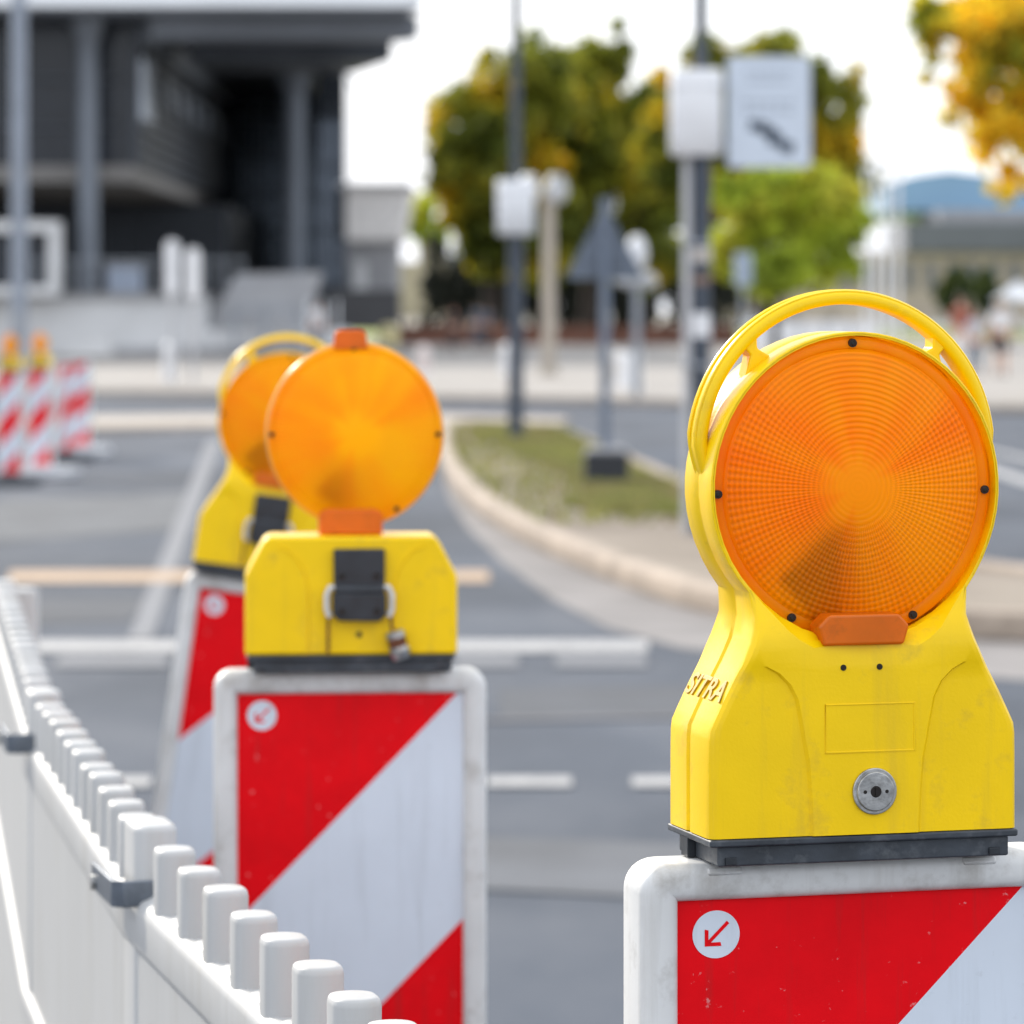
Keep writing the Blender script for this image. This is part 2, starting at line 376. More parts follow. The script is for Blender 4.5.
def handle(par):
    bm = B(); path, ups = [], []
    N = 56; cz, rx, rz = .2765, .1045, .1055
    for k in range(N+1):
        a = R(-26+232*k/N); q_ = max(0., 4-min(-26+232*k/N, 206-232*k/N+0.))/30*.013; path.append(((rx-q_)*math.cos(a), 0, cz+rz*math.sin(a)))
    pr = []
    W, D = .0085, .021
    for a_, b_ in rprof(W, D, .0035, 3): pr.append((a_, b_))
    # groove along the outer face
    sweep(bm, path, pr, (0, 1, 0))
    o = obj('carrying_handle', bm, yellow, par, smooth=50)
    bm = B()
    for sgn in (-1, 1):
        path = [(((rx+.0040-max(0., 6-min(-26+232*k/N, 206-232*k/N))/30*.013)*math.cos(R(-26+232*k/N))), sgn*.0062, cz+(rz+.0040)*math.sin(R(-26+232*k/N))) for k in range(N+1)]
        tube(bm, path, .0022, 6)
    split('handle_rib', bm, yellow, o, smooth=60)
    for a in (50, 130):                   # webs between ring and handle
        bm = B()
        c, s = math.cos(R(a)), math.sin(R(a)); sg = 1 if c > 0 else -1
        i0 = Vector((.1045*math.cos(R(a-7*sg)), LZ+.1062*math.sin(R(a-7*sg)))); i1 = Vector((.1045*math.cos(R(a+9*sg)), LZ+.1062*math.sin(R(a+9*sg))))
        o1 = Vector((rx*math.cos(R(a+2*sg)), cz+rz*math.sin(R(a+2*sg)))); o0 = Vector((rx*math.cos(R(a-6*sg)), cz+rz*math.sin(R(a-6*sg))))
        m0 = (i0+o0)/2+(i1-i0)*.30; m1 = (i1+o1)/2-(i1-i0)*.22
        cen = (i0+i1)/2
        i0 = i0+(Vector((0, LZ))-i0)*.03; i1 = i1+(Vector((0, LZ))-i1)*.03
        prism(bm, [tuple(i0), tuple(m0), tuple(o0), tuple(o1), tuple(m1), tuple(i1)], -.0085, .0085)
        obj('handle_strut', bm, yellow, o, smooth=0, bevel=.0015)
def foot_tab(par, y, w=.066, z0=-.1165, z1=-.094):
    bm = B(); z = (z0+z1)/2
    prism(bm, [(-w/2+.004, z0), (w/2-.004, z0), (w/2, z1-.004), (w/2-.008, z1+.004), (-w/2+.008, z1+.004), (-w/2, z1-.004)], -y-.008, -y+.012)
    return obj('lens_foot', bm, amber_pl, par, bevel=.0022)
def lock(par, x, z, y):
    bm = B()
    for (r, a, b) in ((.0158, 0, .0022), (.0142, .0022, .0040)):
        cyl(bm, (x, -y+a-.0, z), (x, -y-b, z), r, r*(.93 if a else 1), 40)
    o = obj('lock_cylinder', bm, steel, par, bevel=.0007)
    bm = B()
    cyl(bm, (x, -y-.0036, z), (x, -y-.0046, z), .0042, .0036, 20)
    box(bm, (x, -y-.0048, z), (.0016, .0008, .006))
    for s in (-1, 1): cyl(bm, (x+s*.0078, -y-.0036, z), (x+s*.0078, -y-.0043, z), .0013, n=10)
    obj('keyhole', bm, dark_hole, o)
def clasp(par, x, y, z0=.058, z1=.136, padlock=True):
    bm = B(); w = .056
    prism(bm, [(x-w/2, z0+.034), (x+w/2, z0+.034), (x+w/2, z1), (x-w/2, z1)], -y-.010, -y+.002)
    prism(bm, [(x-w/2-.001, z0+.006), (x-w/2+.006, z0), (x+w/2-.006, z0-.001), (x+w/2+.001, z0+.006), (x+w/2+.001, z0+.030), (x-w/2-.001, z0+.030)], -y-.016, -y+.002)
    cyl(bm, (x-w/2+.001, -y-.009, z0+.033), (x+w/2-.001, -y-.009, z0+.033), .0065, n=16)
    o = obj('clasp', bm, black_pl, par, bevel=.002)
    for sx in (-1, 1):
        for zz, yy in ((z0+.048, .010), (z0+.010, .016)):
            b2 = B(); cyl(b2, (x+sx*.019, -y-yy+.001, zz), (x+sx*.019, -y-yy-.0018, zz), .0042, .0036, 12); obj('bolt', b2, dark_hole, o)
    b2 = B()
    for sx in (-1, 1):
        tube(b2, [(x+sx*(w/2-.004), -y-.007, z0+.036), (x+sx*(w/2+.004), -y-.008, z0+.036), (x+sx*(w/2+.0075), -y-.009, z0+.028), (x+sx*(w/2+.0075), -y-.009, z0+.012), (x+sx*(w/2+.004), -y-.009, z0+.004)], .0032, 8, up=(0, 1, 0.01))
    split('wire_sleeve', b2, white_pl, o)
    b2 = B()
    tube(b2, [(x-w/2-.006, -y-.009, z0+.006), (x-w/2-.006, -y-.005, z0-.012), (x-w/2-.006, -y-.004, z0-.036)], .0018, 6, up=(1, 0, 0))
    tube(b2, [(x+w/2+.006, -y-.009, z0+.008), (x+w/2+.007, -y-.009, z0-.006), (x+w/2+.009, -y-.010, z0-.014)], .0018, 6, up=(1, 0, 0))
    split('steel_wire', b2, rust, o)
    if padlock:
        b2 = B(); q = Vector((x+w/2+.010, -y-.012, z0-.012)); d_ = Vector((.28, 0, -1)).normalized()
        cyl(b2, q, q+d_*.007, .0105, n=16, mi=1); cyl(b2, q+d_*.007, q+d_*.017, .0100, n=16, mi=0)
        cyl(b2, q+d_*.017, q+d_*.022, .0108, n=16, mi=1); cyl(b2, q+d_*.022, q+d_*.031, .0120, .009, n=16, mi=2)
        obj('padlock', b2, [rust, steel, silver], o)
    b2 = B(); cyl(b2, (x, -y+.001, z0-.016), (x, -y-.0008, z0-.016), .0032, n=12); obj('drain_hole', b2, dark_hole, par)

def ringed_lamp(name, label, group, front):
    t = thing(name, label, 'warning lamp', group=group)
    gasket(t)
    h_ = ringed_body(t)
    ln = lens(t, -1, .0262, mat=lens_m if front else amber_soft); ln.location.x = -.0024
    bk = lens(t, 1, .0262, mat=lens_m if front else amber_soft)
    # bulb and socket, plus a wedge added to shade the lens at lower left
    bm = B()
    cyl(bm, (-.018, 0, LZ-.10), (-.012, 0, LZ-.045), .017, .012, 16)
    prism(bm, [(-.010, LZ-.018), (-.030, LZ-.032), (-.056, LZ-.060), (-.032, LZ-.086), (-.010, LZ-.094)], -.0285, -.024)
    ball(bm, (-.008, 0, LZ-.030), (.010, .010, .014))
    obj('bulb_and_shade_wedge', bm, bulb_wedge_m, t)
    lens_screws(ln, .0008, (90, 182, -1.5, -117, -63))
    foot_tab(ln, .016, z0=-.1055, z1=-.0885)
    handle(t)
    if front:
        lock(t, .0055, .0485, .0475)
        for x in (-.0165, .0095):
            bm = B(); cyl(bm, (x, -.0465, .1325), (x, -.0482, .1325), .0024, .0020, 12); obj('screw_hole', bm, dark_hole, t)
        bm = B(); x0, x1, z0, z1 = -.0290, .0345, .0755, .1075
        for a, b in (((x0, z0), (x1, z0)), ((x1, z0), (x1, z1)), ((x1, z1), (x0, z1)), ((x0, z1), (x0, z0))):
            c = ((a[0]+b[0])/2, -.0474, (a[1]+b[1])/2)
            box(bm, c, (abs(b[0]-a[0])+.001, .0010, abs(b[1]-a[1])+.001))
        bmesh.ops.remove_doubles(bm, verts=bm.verts, dist=1e-5)
        obj('label_frame', bm, yellow, t, bevel=.0003)
        bm = text_mesh('SITRA', .0215, .0005, .25); bmesh.ops.scale(bm, vec=(1.38, 1, 1), verts=bm.verts)
        # on the sloping left shoulder, reading front to back edge
        A, Bp = Vector((-.1083, 0, .0950)), Vector((-.0908, 0, .1298))
        zax = Vector((-(Bp-A).z, 0, (Bp-A).x)).normalized(); yax = (Bp-A).normalized(); xax = yax.cross(zax)
        if xax.y > 0: pass
        M_ = Matrix((( -xax.x if xax.y > 0 else xax.x, yax.x, zax.x, 0), (-xax.y if xax.y > 0 else xax.y, yax.y, zax.y, 0), (-xax.z if xax.y > 0 else xax.z, yax.z, zax.z, 0), (0, 0, 0, 1)))
        # letters run from the back edge towards the front edge
        M_.translation = A.lerp(Bp, .60)+zax*.0008
        bmesh.ops.transform(bm, matrix=M_, verts=bm.verts)
        if M_.to_3x3().determinant() < 0: bmesh.ops.reverse_faces(bm, faces=bm.faces)
        obj('raised_lettering', bm, pmat('shaded_yellow_letters', (.48, .29, .01), .5, var=.4, vscale=300), h_, smooth=0, fixn=False)  # moulded letters coloured darker than the housing to paint their shading
    else:
        clasp(t, .0, .0475, padlock=False)
    return t
def plain_lamp(name, label, group):
    t = thing(name, label, 'warning lamp', group=group)
    gasket(t, .228)
    bm = B()
    prof = [(-.116, .0195), (.116, .0195), (.116, .104), (.1135, .110), (.096, .1435), (.090, .149), (-.090, .149), (-.096, .1435), (-.1135, .110), (-.116, .104)]
    prism(bm, prof, -.045, .045)
    h_ = obj('housing', bm, yellow, t, bevel=.004, seg=3)
    bm = B()                              # curved panel ridges on the front
    for s in (-1, 1):
        path = [(s*.047, -.0451, .021), (s*.047, -.0451, .09), (s*.050, -.0451, .108), (s*.057, -.0451, .122), (s*.068, -.0451, .134), (s*.080, -.0451, .1385)]
        tube(bm, path, .0012, 6)
    split('panel_ridge', bm, yellow, h_)
    rx, rz, zc = .0955, .0995, .2595
    ln = lens(t, -1, .016, rx, rz, zc, amber_soft, dome=.012, depth=.0158); ln.location.x = .005
    bk = lens(t, 1, .016, rx, rz, zc, amber_soft, dome=.012, depth=.0158); bk.location.x = .005
    bm = B(); path = [(.005+rx*1.004*math.cos(2*PI*k/72), 0, zc+rz*1.004*math.sin(2*PI*k/72)) for k in range(72)]
    sweep(bm, path, rprof(.005, .018, .002, 2), (0, 1, 0), closed=True)
    obj('rim_band', bm, pmat('pale_amber', (.88, .55, .12), .3, trans=.3), t)
    bm = B()
    prism(bm, [(-.019, zc+rz-.006), (.019, zc+rz-.006), (.017, zc+rz+.012), (.013, zc+rz+.0155), (-.013, zc+rz+.0155), (-.017, zc+rz+.012)], -.020, .020)
    obj('top_tab', bm, amber_pl, t, bevel=.002)
    bm = B()
    prism(bm, [(-.035, .1492), (.035, .1492), (.035, .172), (.028, .178), (-.028, .178), (-.035, .172)], -.024, .024)
    obj('lens_foot', bm, amber_pl, t, bevel=.003)
    lens_screws(ln, .0010, (91, 180, 0, -60), rx, rz)
    bm = B(); cyl(bm, (-.012, 0, zc-.07), (-.010, 0, zc-.035), .016, .012, 14); prism(bm, [(-.006, zc-.030), (-.020, zc-.038), (-.040, zc-.060), (-.026, zc-.072), (-.006, zc-.076)], -.0150, -.011); obj('bulb_and_shade_wedge', bm, bulb_wedge_m, t)  # wedge added behind the lens to darken its lower left
    clasp(t, .0085, .045)
    return t

# ------------------------------------------------------------------ beacon boards
def beacon(name, label, group, arrow=True, base=(.12,), base_mat=None):
    t = thing(name, label, 'traffic beacon', group=group)
    TOP = 1.164; W = .300
    # frame : rounded loop
    bm = B(); path = []; rr = .0075; fw = .026
    hx, z0, z1 = W/2-fw/2, .115+fw/2, TOP-fw/2
    for cx, cz, a0 in ((hx-rr, z1-rr, 0), (-hx+rr, z1-rr, 90), (-hx+rr, z0+rr, 180), (hx-rr, z0+rr, 270)):
        for k in range(9):
            a = R(a0+90*k/8); path.append((cx+rr*math.cos(a), 0, cz+rr*math.sin(a)))
    sweep(bm, path, rprof(fw, .052, .0095, 4), (0, 1, 0), closed=True)
    fr = obj('frame', bm, white_pl, t, smooth=60)
    bm = B()
    for x in (-.094, .084):
        box(bm, (x, -.0240, TOP-.0062), (.024, .0055, .0055), Euler((R(-35), 0, 0)))
    split('moulded_clip', bm, white_pl, fr, bevel=.0018)
    bm = B(); hw = .125; zt, zb = TOP-.021, .139
    box(bm, (0, 0, (zt+zb)/2), (.262, .030, zt-zb+.008)); obj('core_panel', bm, white_pl, t)
    for side in (-1, 1):
        bm = B(); y = side*.0165; P_ = .2555
        def clip(poly_, f):
            out = []
            for i in range(len(poly_)):
                a, b = poly_[i], poly_[(i+1) % len(poly_)]; fa, fb = f(a), f(b)
                if fa >= 0: out.append(a)
                if (fa > 0) != (fb > 0) and fa != fb:
                    s = fa/(fa-fb); out.append((a[0]+(b[0]-a[0])*s, a[1]+(b[1]-a[1])*s))
            return out
        k = 0; off0 = .0
        while k < 8:
            # band k : value u = (zt - z) + (x + hw)*1.05
            lo, hi = k*P_+.0, (k+1)*P_
            if k == 0: lo = -1
            rect = [(-hw, zb), (hw, zb), (hw, zt), (-hw, zt)]
            u = lambda p: (zt-p[1])+(p[0]+hw)*1.03
            q = clip(rect, lambda p: u(p)-lo); q = clip(q, lambda p: hi-u(p)) if len(q) > 2 else q
            if len(q) > 2: poly(bm, [(p[0]*1, y, p[1]) for p in q], mi=k % 2)
            k += 1
        for f in bm.faces: f.normal_update()
        for f in list(bm.faces):
            if f.normal.y*side < 0: f.normal_flip()
        sh = obj('striped_sheeting', bm, [sheet_red, sheet_white], t, smooth=0, fixn=False)
        if arrow and side < 0:
            bm = B(); cx, cz, r_ = -hw+.0278, zt-.0285, .0162; y = -.0169
            poly(bm, [(cx+r_*math.cos(2*PI*j/48), y, cz+r_*math.sin(2*PI*j/48)) for j in range(48)], 0)
            d1 = Vector((-1, -1)).normalized(); n1 = Vector((1, -1)).normalized(); c0 = Vector((cx, cz))
            def pp(a, b): q = c0+d1*a+n1*b; return (q.x, y-.0003, q.y)
            poly(bm, [pp(-.0115, -.0012), pp(-.0115, .0012), pp(.0075, .0012), pp(.0075, -.0012)], 1)
            tip = c0+d1*.0112
            for q1, q2 in (((0, 1), (1, 0)), ((1, 0), (0, 1))):
                a = Vector((tip.x, tip.y)); e = Vector(q1); s = Vector(q2)
                pts = [a, a+e*.0115, a+e*.0115+(s*.0026)+e*-.0006, a+s*.0026+e*.0026]
                poly(bm, [(p.x, y-.0003, p.y) for p in pts], 1)
            for f in bm.faces: f.normal_update()
            for f in list(bm.faces):
                if f.normal.y > 0: f.normal_flip()
            obj('arrow_sticker', bm, [sheet_white, sheet_red], sh, smooth=0, fixn=False)
    bm = B()
    box(bm, (0, 0, .055), (.40, .62, .09)); box(bm, (0, 0, .110), (.20, .16, .05))
    obj('foot_plate', bm, base_mat or rubber, t, bevel=.015)
    return t

def put(o, X, Y, yaw, lean=0., z=0., scale=1.):
    o.location = (X, Y, z); o.rotation_euler = Euler((0, lean, yaw), 'XYZ'); o.scale = (scale,)*3
def on_top(lamp, bc, dx=0., dy=0., yaw=0., top=1.164):
    M_ = Matrix.Translation(bc.location) @ bc.rotation_euler.to_matrix().to_4x4() @ Matrix.Diagonal((*bc.scale, 1)) @ Matrix.Translation((dx, dy, top)) @ Matrix.Rotation(yaw, 4, 'Z')
    l, q, s = M_.decompose(); lamp.location = l; lamp.rotation_euler = q.to_euler(); lamp.scale = s

GB = 'red and white beacon boards in the foreground row'; GL = 'amber warning lamps on the foreground boards'
b1 = beacon('beacon_board', 'nearest red and white striped board at the right edge, under the big sharp lamp', GB)
put(b1, (847.5-512)/F*2.62, 2.62, R(15.5), z=.0135); b1.scale = (1.04, 1, 1)
l1 = ringed_lamp('warning_lamp', 'large sharp amber lamp in yellow ring housing with carrying handle and round steel lock', GL, True)
on_top(l1, b1, -.0055, -.004, 0); l1.scale = (1, 1, 1)
b2 = beacon('beacon_board', 'middle red and white board standing behind the picket tips of the white fence', GB)
put(b2, (350-512)/F*4.20, 4.20, R(4), z=-.008)
l2 = plain_lamp('warning_lamp', 'round amber lamp without handle on a low yellow box with black clasp and padlock', GL)
on_top(l2, b2, 0, -.008, 0)
b3 = copy_tree(b2); b3.name = 'beacon_board'
tag(b3, 'leaning striped board farthest of the foreground row, half hidden behind the middle board', 'traffic beacon', GB)
put(b3, -.548, 6.2, R(3), R(8.2), z=-.044)
l3 = ringed_lamp('warning_lamp', 'tilted amber lamp with arched handle and black clasp, behind the lamp without handle', GL, False)
on_top(l3, b3, -.027, 0, 0); l3.scale = (1.035, 1.035, 1.045)

# group of beacons across the road on the left
GF = 'beacon boards beside the far left lane'; GFL = 'small amber lamps on the far left boards'
grey_foot = pmat('grey_foot', (.55, .56, .58), .7, var=.15, vscale=6)
far = [(10, 486, -22, True, 'far left board under the leftmost small amber lamp, cut by the frame edge', 'leftmost small amber lamp on the far striped boards', False),
       (40, 478, -20, True, 'far striped board with small amber lamp, second from the left edge', 'second small amber lamp on the far striped boards', True),
       (64, 462, 62, False, 'far striped board seen nearly edge-on, without a lamp', None, False),
       (79, 456, -8, False, 'far striped board without lamp, rightmost of the left group', None, True)]
for px, py, yaw, hasl, lb, ll, pale in far:
    o = copy_tree(b2); o.name = 'beacon_board'; tag(o, lb, 'traffic beacon', GF)
    g = G(px, py); put(o, g.x, g.y, R(yaw), scale=.88)
    if pale:
        for ch in o.children:
            if ch.name.startswith('foot_plate'):
                ch.data = ch.data.copy(); ch.data.materials[0] = grey_foot; ch.scale = (1.7, 1, 1)
    if hasl:
        l = copy_tree(l2); l.name = 'warning_lamp'; tag(l, ll, 'warning lamp', GFL); on_top(l, o, yaw=R(-12))

# ------------------------------------------------------------------ white picket barrier
TIP = 1.08
def fence_panel(a, b, label, n, first_wide=True, last_wide=False, wide=.075):
    a, b = Vector((*a, 0)), Vector((*b, 0)); L_ = (b-a).length; ang = math.atan2((b-a).y, (b-a).x)
    t = thing('picket_barrier', label, 'barrier', a, ang, 'white plastic picket barrier panels')
    # local x along the panel, +y = far side from the camera when walking away
    def picket(x, w, d, z0, z1, nm):
        bm = B(); z = z1
        pr = rprof(w, d, min(w, d)*.46, 5)
        lay = [(z0, 1), (z-.006, 1), (z-.0025, .96), (z-.0006, .88), (z, .72)]
        prev = None
        for zz, s in lay:
            row = [bm.verts.new((x+p[0]*s, p[1]*s, zz)) for p in pr]
            if prev:
                for j in range(len(row)): bm.faces.new((prev[j], prev[(j+1) % len(row)], row[(j+1) % len(row)], row[j]))
            else: bm.faces.new(row)
            prev = row
        bm.faces.new(prev)
        obj(nm, bm, fence_pl, t, smooth=50)
    first = .162 if L_ > 1.94 else .13; step = (L_-first-.07)/(n-1)
    for k in range(n):
        x = first+step*k
        picket(x, .047, .035, .985, TIP+rnd.uniform(-.002, .002), 'picket')
    picket(.03, wide, .040, .10, TIP+.006, 'post')
    if last_wide: picket(-.03, .09, .125, .10, TIP-.012, 'end_post')
    bm = B()
    sweep(bm, [(.0, 0, .997), (L_, 0, .997)], rprof(.044, .052, .012, 4), (0, 0, 1))
    for k in range(n):                    # little domed collars where pickets meet the rail
        x = first+step*(k-.5); ball(bm, (x, 0, 1.014), (step*.34, .019, .013), 20, 12)
    obj('top_rail', bm, fence_pl, t, smooth=50)
    for z in (.70, .20):
        bm = B(); sweep(bm, [(.0, 0, z), (L_, 0, z)], rprof(.050, .036, .008, 3), (0, 0, 1)); obj('cross_rail', bm, fence_pl, t, smooth=50)
    bm = B(); box(bm, (L_/2, 0, .56), (L_-.02, .034, .86))
    obj('infill', bm, fence_pl, t, bevel=.003)
    bm = B(); box(bm, (.12, 0, .05), (.14, .5, .09)); obj('foot_block', bm, rubber, t, bevel=.012)
    return t
A_, B_, C_ = (-.3375, 3.495), (-.580, 4.69), (-.884, 6.60)
dir0 = (Vector((-.104, 2.607))-Vector(A_)).normalized(); N_ = Vector(A_)+dir0*1.95
fence = fence_panel(A_, N_, 'nearest white picket barrier panel with sharp tips at the bottom edge', 15, wide=.086)
fence_panel(B_, A_, 'second white picket barrier panel, between the two grey clamps', 11, wide=.06)
fence_panel(C_, B_, 'farthest white picket barrier panel with a broad end post at the left edge', 16, wide=.08, last_wide=True)
def clampo(pt, ang, label):
    t = thing('joint_clamp', label, 'clamp', (*pt, 1.028), ang+PI, 'grey clamps joining the barrier panels')
    bm = B(); w, d, hh = .125, .088, .024
    path = [(w/2, -d/2+.01, 0), (w/2-.008, -d/2, 0), (-w/2+.008, -d/2, 0), (-w/2, -d/2+.008, 0), (-w/2, d/2-.008, 0), (-w/2+.008, d/2, 0), (w/2, d/2, 0)]
    sweep(bm, path, rprof(.004, hh, .001, 1), (0, 0, 1)); obj('strap', bm, pmat('clamp_metal', (.14, .16, .19), .4, .6, var=.2, vscale=60), t, bevel=.0006)
    bm = B(); cyl(bm, (w/2-.02, d/2-.004, -.004), (w/2-.02, d/2+.006, -.004), .007, n=12); cyl(bm, (w/2-.02, -d/2-.006, -.018), (w/2-.02, -d/2+.004, -.018), .012, n=6); split('clamp_bolt', bm, steel, t, bevel=.001)
def pang(a, b): return math.atan2(b[1]-a[1], b[0]-a[0])
clampo((A_[0]+.008, A_[1]-.02), pang(A_, N_), 'dark grey metal clamp on the nearer fence post')
clampo((B_[0]+.002, B_[1]-.03), pang(B_, A_), 'dark grey metal clamp farther along the fence at the left edge')

# ------------------------------------------------------------------ ground, road, markings
bm = B(); poly(bm, [(-1500, -60, -.03), (1500, -60, -.03), (1500, 4000, -.03), (-1500, 4000, -.03)]); struct('ground', bm, terrain_m, smooth=0)
bm = B(); poly(bm, [(-120, -20, 0), (120, -20, 0), (120, 84, 0), (-120, 84, 0)]); struct('road', bm, asphalt, smooth=0)
# plaza beyond the junction
bm = B()
pl = [G(-1500, 396), G(60, 396), G(300, 398), G(450, 402), G(600, 404), G(760, 409), G(1100, 414), G(2500, 420)]
pts = [(p.x, p.y) for p in pl]+[(140, 260), (-140, 260)]
zprism(bm, pts, -.02, .12); struct('pavement', bm, paving, smooth=0)
bm = B(); path = [(p.x, p.y-.08, .065) for p in pl]; sweep(bm, path, rprof(.16, .13, .02, 2), (0, 0, 1)); struct('kerb', bm, kerbstone, smooth=50)
# kerbed island
outer = [G(446, 437), G(445, 452), G(450, 470), G(462, 490), G(485, 513), G(530, 541), G(590, 568), G(650, 592), G(720, 615), G(820, 630), G(1000, 640), G(1250, 650), G(2200, 650)]
inner_ = [G(2200, 575), G(1250, 600), G(1024, 596), G(850, 556), G(740, 520), G(680, 494), G(630, 471), G(590, 452), G(560, 438), G(520, 431), G(470, 430), G(452, 432)]
def smoothp(pp, it=2, closed=True):
    pp = [Vector((p.x, p.y)) for p in pp]
    for _ in range(it):
        q = []
        for i in range(len(pp)):
            a, b = pp[i], pp[(i+1) % len(pp)]; q += [a*.75+b*.25, a*.25+b*.75]
        pp = q
    return pp
isl = smoothp(outer+inner_)
sand_isl = bpy.data.materials.new('island_soil'); sand_isl.use_nodes = True
def soil():
    nt = sand_isl.node_tree; L = nt.links.new; bs = nt.nodes['Principled BSDF']; bs.inputs['Roughness'].default_value = .95
    tc = nd(nt, 'ShaderNodeTexCoord'); n = nd(nt, 'ShaderNodeTexNoise'); n.inputs['Scale'].default_value = .45; n.inputs['Detail'].default_value = 8
    L(tc.outputs['Object'], n.inputs['Vector']); cr = nd(nt, 'ShaderNodeValToRGB'); e = cr.color_ramp.elements
    e[0].position = .35; e[0].color = (.12, .09, .065, 1); e[1].position = .65; e[1].color = (.29, .245, .195, 1); L(n.outputs[0], cr.inputs[0])
    L(cr.outputs[0], bs.inputs['Base Color'])
soil()
bm = B(); zprism(bm, [tuple(p) for p in isl], -.02, .10); struct('traffic_island', bm, sand_isl, smooth=0)
bm = B(); path = [(p.x, p.y, .065) for p in isl]; sweep(bm, path, rprof(.15, .15, .03, 2), (0, 0, 1), closed=True); struct('island_kerb', bm, pmat('sandy_kerb', (.36, .29, .23), .85, var=.25, vscale=2.2, bump=.004, bscale=25, dirt=(.20, .16, .12), dscale=3, dthr=(.5, .7), dfac=.6), smooth=50)
# concrete gutter next to the kerb
bm = B(); gl = [(446, 452), (450, 470), (462, 490), (485, 513), (530, 541), (590, 568), (650, 592), (720, 615), (820, 630), (1000, 640), (1250, 650), (1900, 655)]
wd = [4, 8, 14, 20, 30, 42, 48, 45, 42, 48, 60, 70]; 
top = [G(x, y) for x, y in gl]; bot = [G(x-w*.9, y+w*.75) for (x, y), w in zip(gl, wd)]
for i in range(len(gl)-1): 
    poly(bm, [(*top[i].xy, .004), (*bot[i].xy, .004), (*bot[i+1].xy, .004), (*top[i+1].xy, .004)])
bmesh.ops.remove_doubles(bm, verts=bm.verts, dist=1e-4); struct('gutter', bm, gutter_m, smooth=0)
# median strip at the junction
bm = B(); q = [G(-300, 424), G(80, 424), G(225, 422), G(225, 431), G(80, 433), G(-300, 434)]; zprism(bm, [(p.x, p.y) for p in q], -.02, .09); struct('median', bm, kerbstone, bevel=.03)
bm = B(); q = [G(225, 419), G(446, 420), G(570, 424), G(560, 429), G(446, 429), G(225, 428)]; zprism(bm, [(p.x, p.y) for p in q], -.02, .08); struct('median', bm, kerbstone, bevel=.03)
def mark(pts, m, z=.008, name='road_marking'):
    bm = B(); poly(bm, [(*G(x, y).xy, z) for x, y in pts]); struct(name, bm, m, smooth=0)
mark([(30, 642), (648, 642), (648, 653), (28, 653)], line_m)
mark([(455, 657), (518, 657), (520, 668), (455, 668)], worn_m, .0084); mark([(556, 657), (646, 657), (648, 668), (556, 668)], worn_m, .0084)
mark([(60, 657), (170, 657), (166, 668), (54, 668)], worn_m, .0084)
mark([(488, 779), (571, 779), (572, 788), (488, 788)], line_m); mark([(632, 779), (715, 779), (718, 788), (632, 788)], line_m)
mark([(60, 779), (152, 779), (150, 788), (56, 788)], line_m); mark([(200, 779), (290, 779), (290, 788), (198, 788)], line_m); mark([(345, 779), (430, 779), (430, 788), (344, 788)], line_m)
mark([(10, 572), (488, 572), (490, 583), (8, 583)], tape_m)
mark([(208, 440), (222, 440), (152, 640), (128, 640)], worn_m, .0070)
mark([(930, 455), (1060, 497), (1060, 488), (940, 452)], line_m); mark([(985, 452), (1100, 480), (1100, 474), (990, 450)], line_m, .009)
mark([(90, 416), (220, 415), (220, 419), (88, 420)], line_m)
def patch(pts, col, nm): mark(pts, pmat(nm, col, .92, var=.25, vscale=1.5, bump=.003, bscale=90), .005, 'road_patch')
patch([(0, 500), (205, 492), (190, 530), (-40, 545)], (.090, .096, .105), 'pale_patch')
patch([(500, 690), (760, 684), (800, 716), (500, 722)], (.060, .066, .078), 'dark_patch')
patch([(480, 838), (720, 846), (760, 905), (470, 890)], (.088, .094, .106), 'mid_patch')
patch([(20, 600), (150, 598), (130, 622), (0, 626)], (.058, .066, .080), 'dark_patch')
# tar seams
mark([(455, 720), (690, 716), (690, 719), (455, 723)], gutter_seam, .0062, 'road_seam')

# grass on the island
def in_poly(x, y, pg):
    c = False; n = len(pg); j = n-1
    for i in range(n):
        if ((pg[i][1] > y) != (pg[j][1] > y)) and (x < (pg[j][0]-pg[i][0])*(y-pg[i][1])/(pg[j][1]-pg[i][1])+pg[i][0]): c = not c
        j = i
    return c
gp1 = [(470, 437), (556, 436), (600, 460), (640, 482), (680, 503), (690, 530), (600, 529), (560, 520), (590, 506), (560, 486), (525, 468), (505, 462), (500, 452), (478, 455)]
gp1 = [tuple(G(*p).xy) for p in gp1]
isl_in = [tuple(p) for p in isl]
xs = [p[0] for p in gp1]; ys = [p[1] for p in gp1]
verts, faces = [], []; cnt = 0
while cnt < 22000:
    y = rnd.uniform(min(ys)-1, max(ys)+2); x = rnd.uniform(min(xs)-1, max(xs)+.5)
    inside = in_poly(x, y, gp1)
    if not inside and (rnd.random() > .07 or not in_poly(x, y, isl_in)): continue
    if not in_poly(x, y, isl_in): continue
    cnt += 1
    h_ = rnd.uniform(.03, .09); w = rnd.uniform(.012, .03); a = rnd.uniform(0, PI); lx, ly = rnd.uniform(-.04, .04), rnd.uniform(-.04, .04)
    i = len(verts); dx, dy = w*math.cos(a), w*math.sin(a)
    verts += [(x-dx, y-dy, .10), (x+dx, y+dy, .10), (x+lx, y+ly, .10+h_)]; faces.append((i, i+1, i+2))
me = bpy.data.meshes.new('grass'); me.from_pydata(verts, [], faces); me.materials.append(grass_m)
go = bpy.data.objects.new('grass', me); C.objects.link(go); tag(go, 'short green grass with bare patches on the kerbed traffic island', 'grass', kind='stuff')

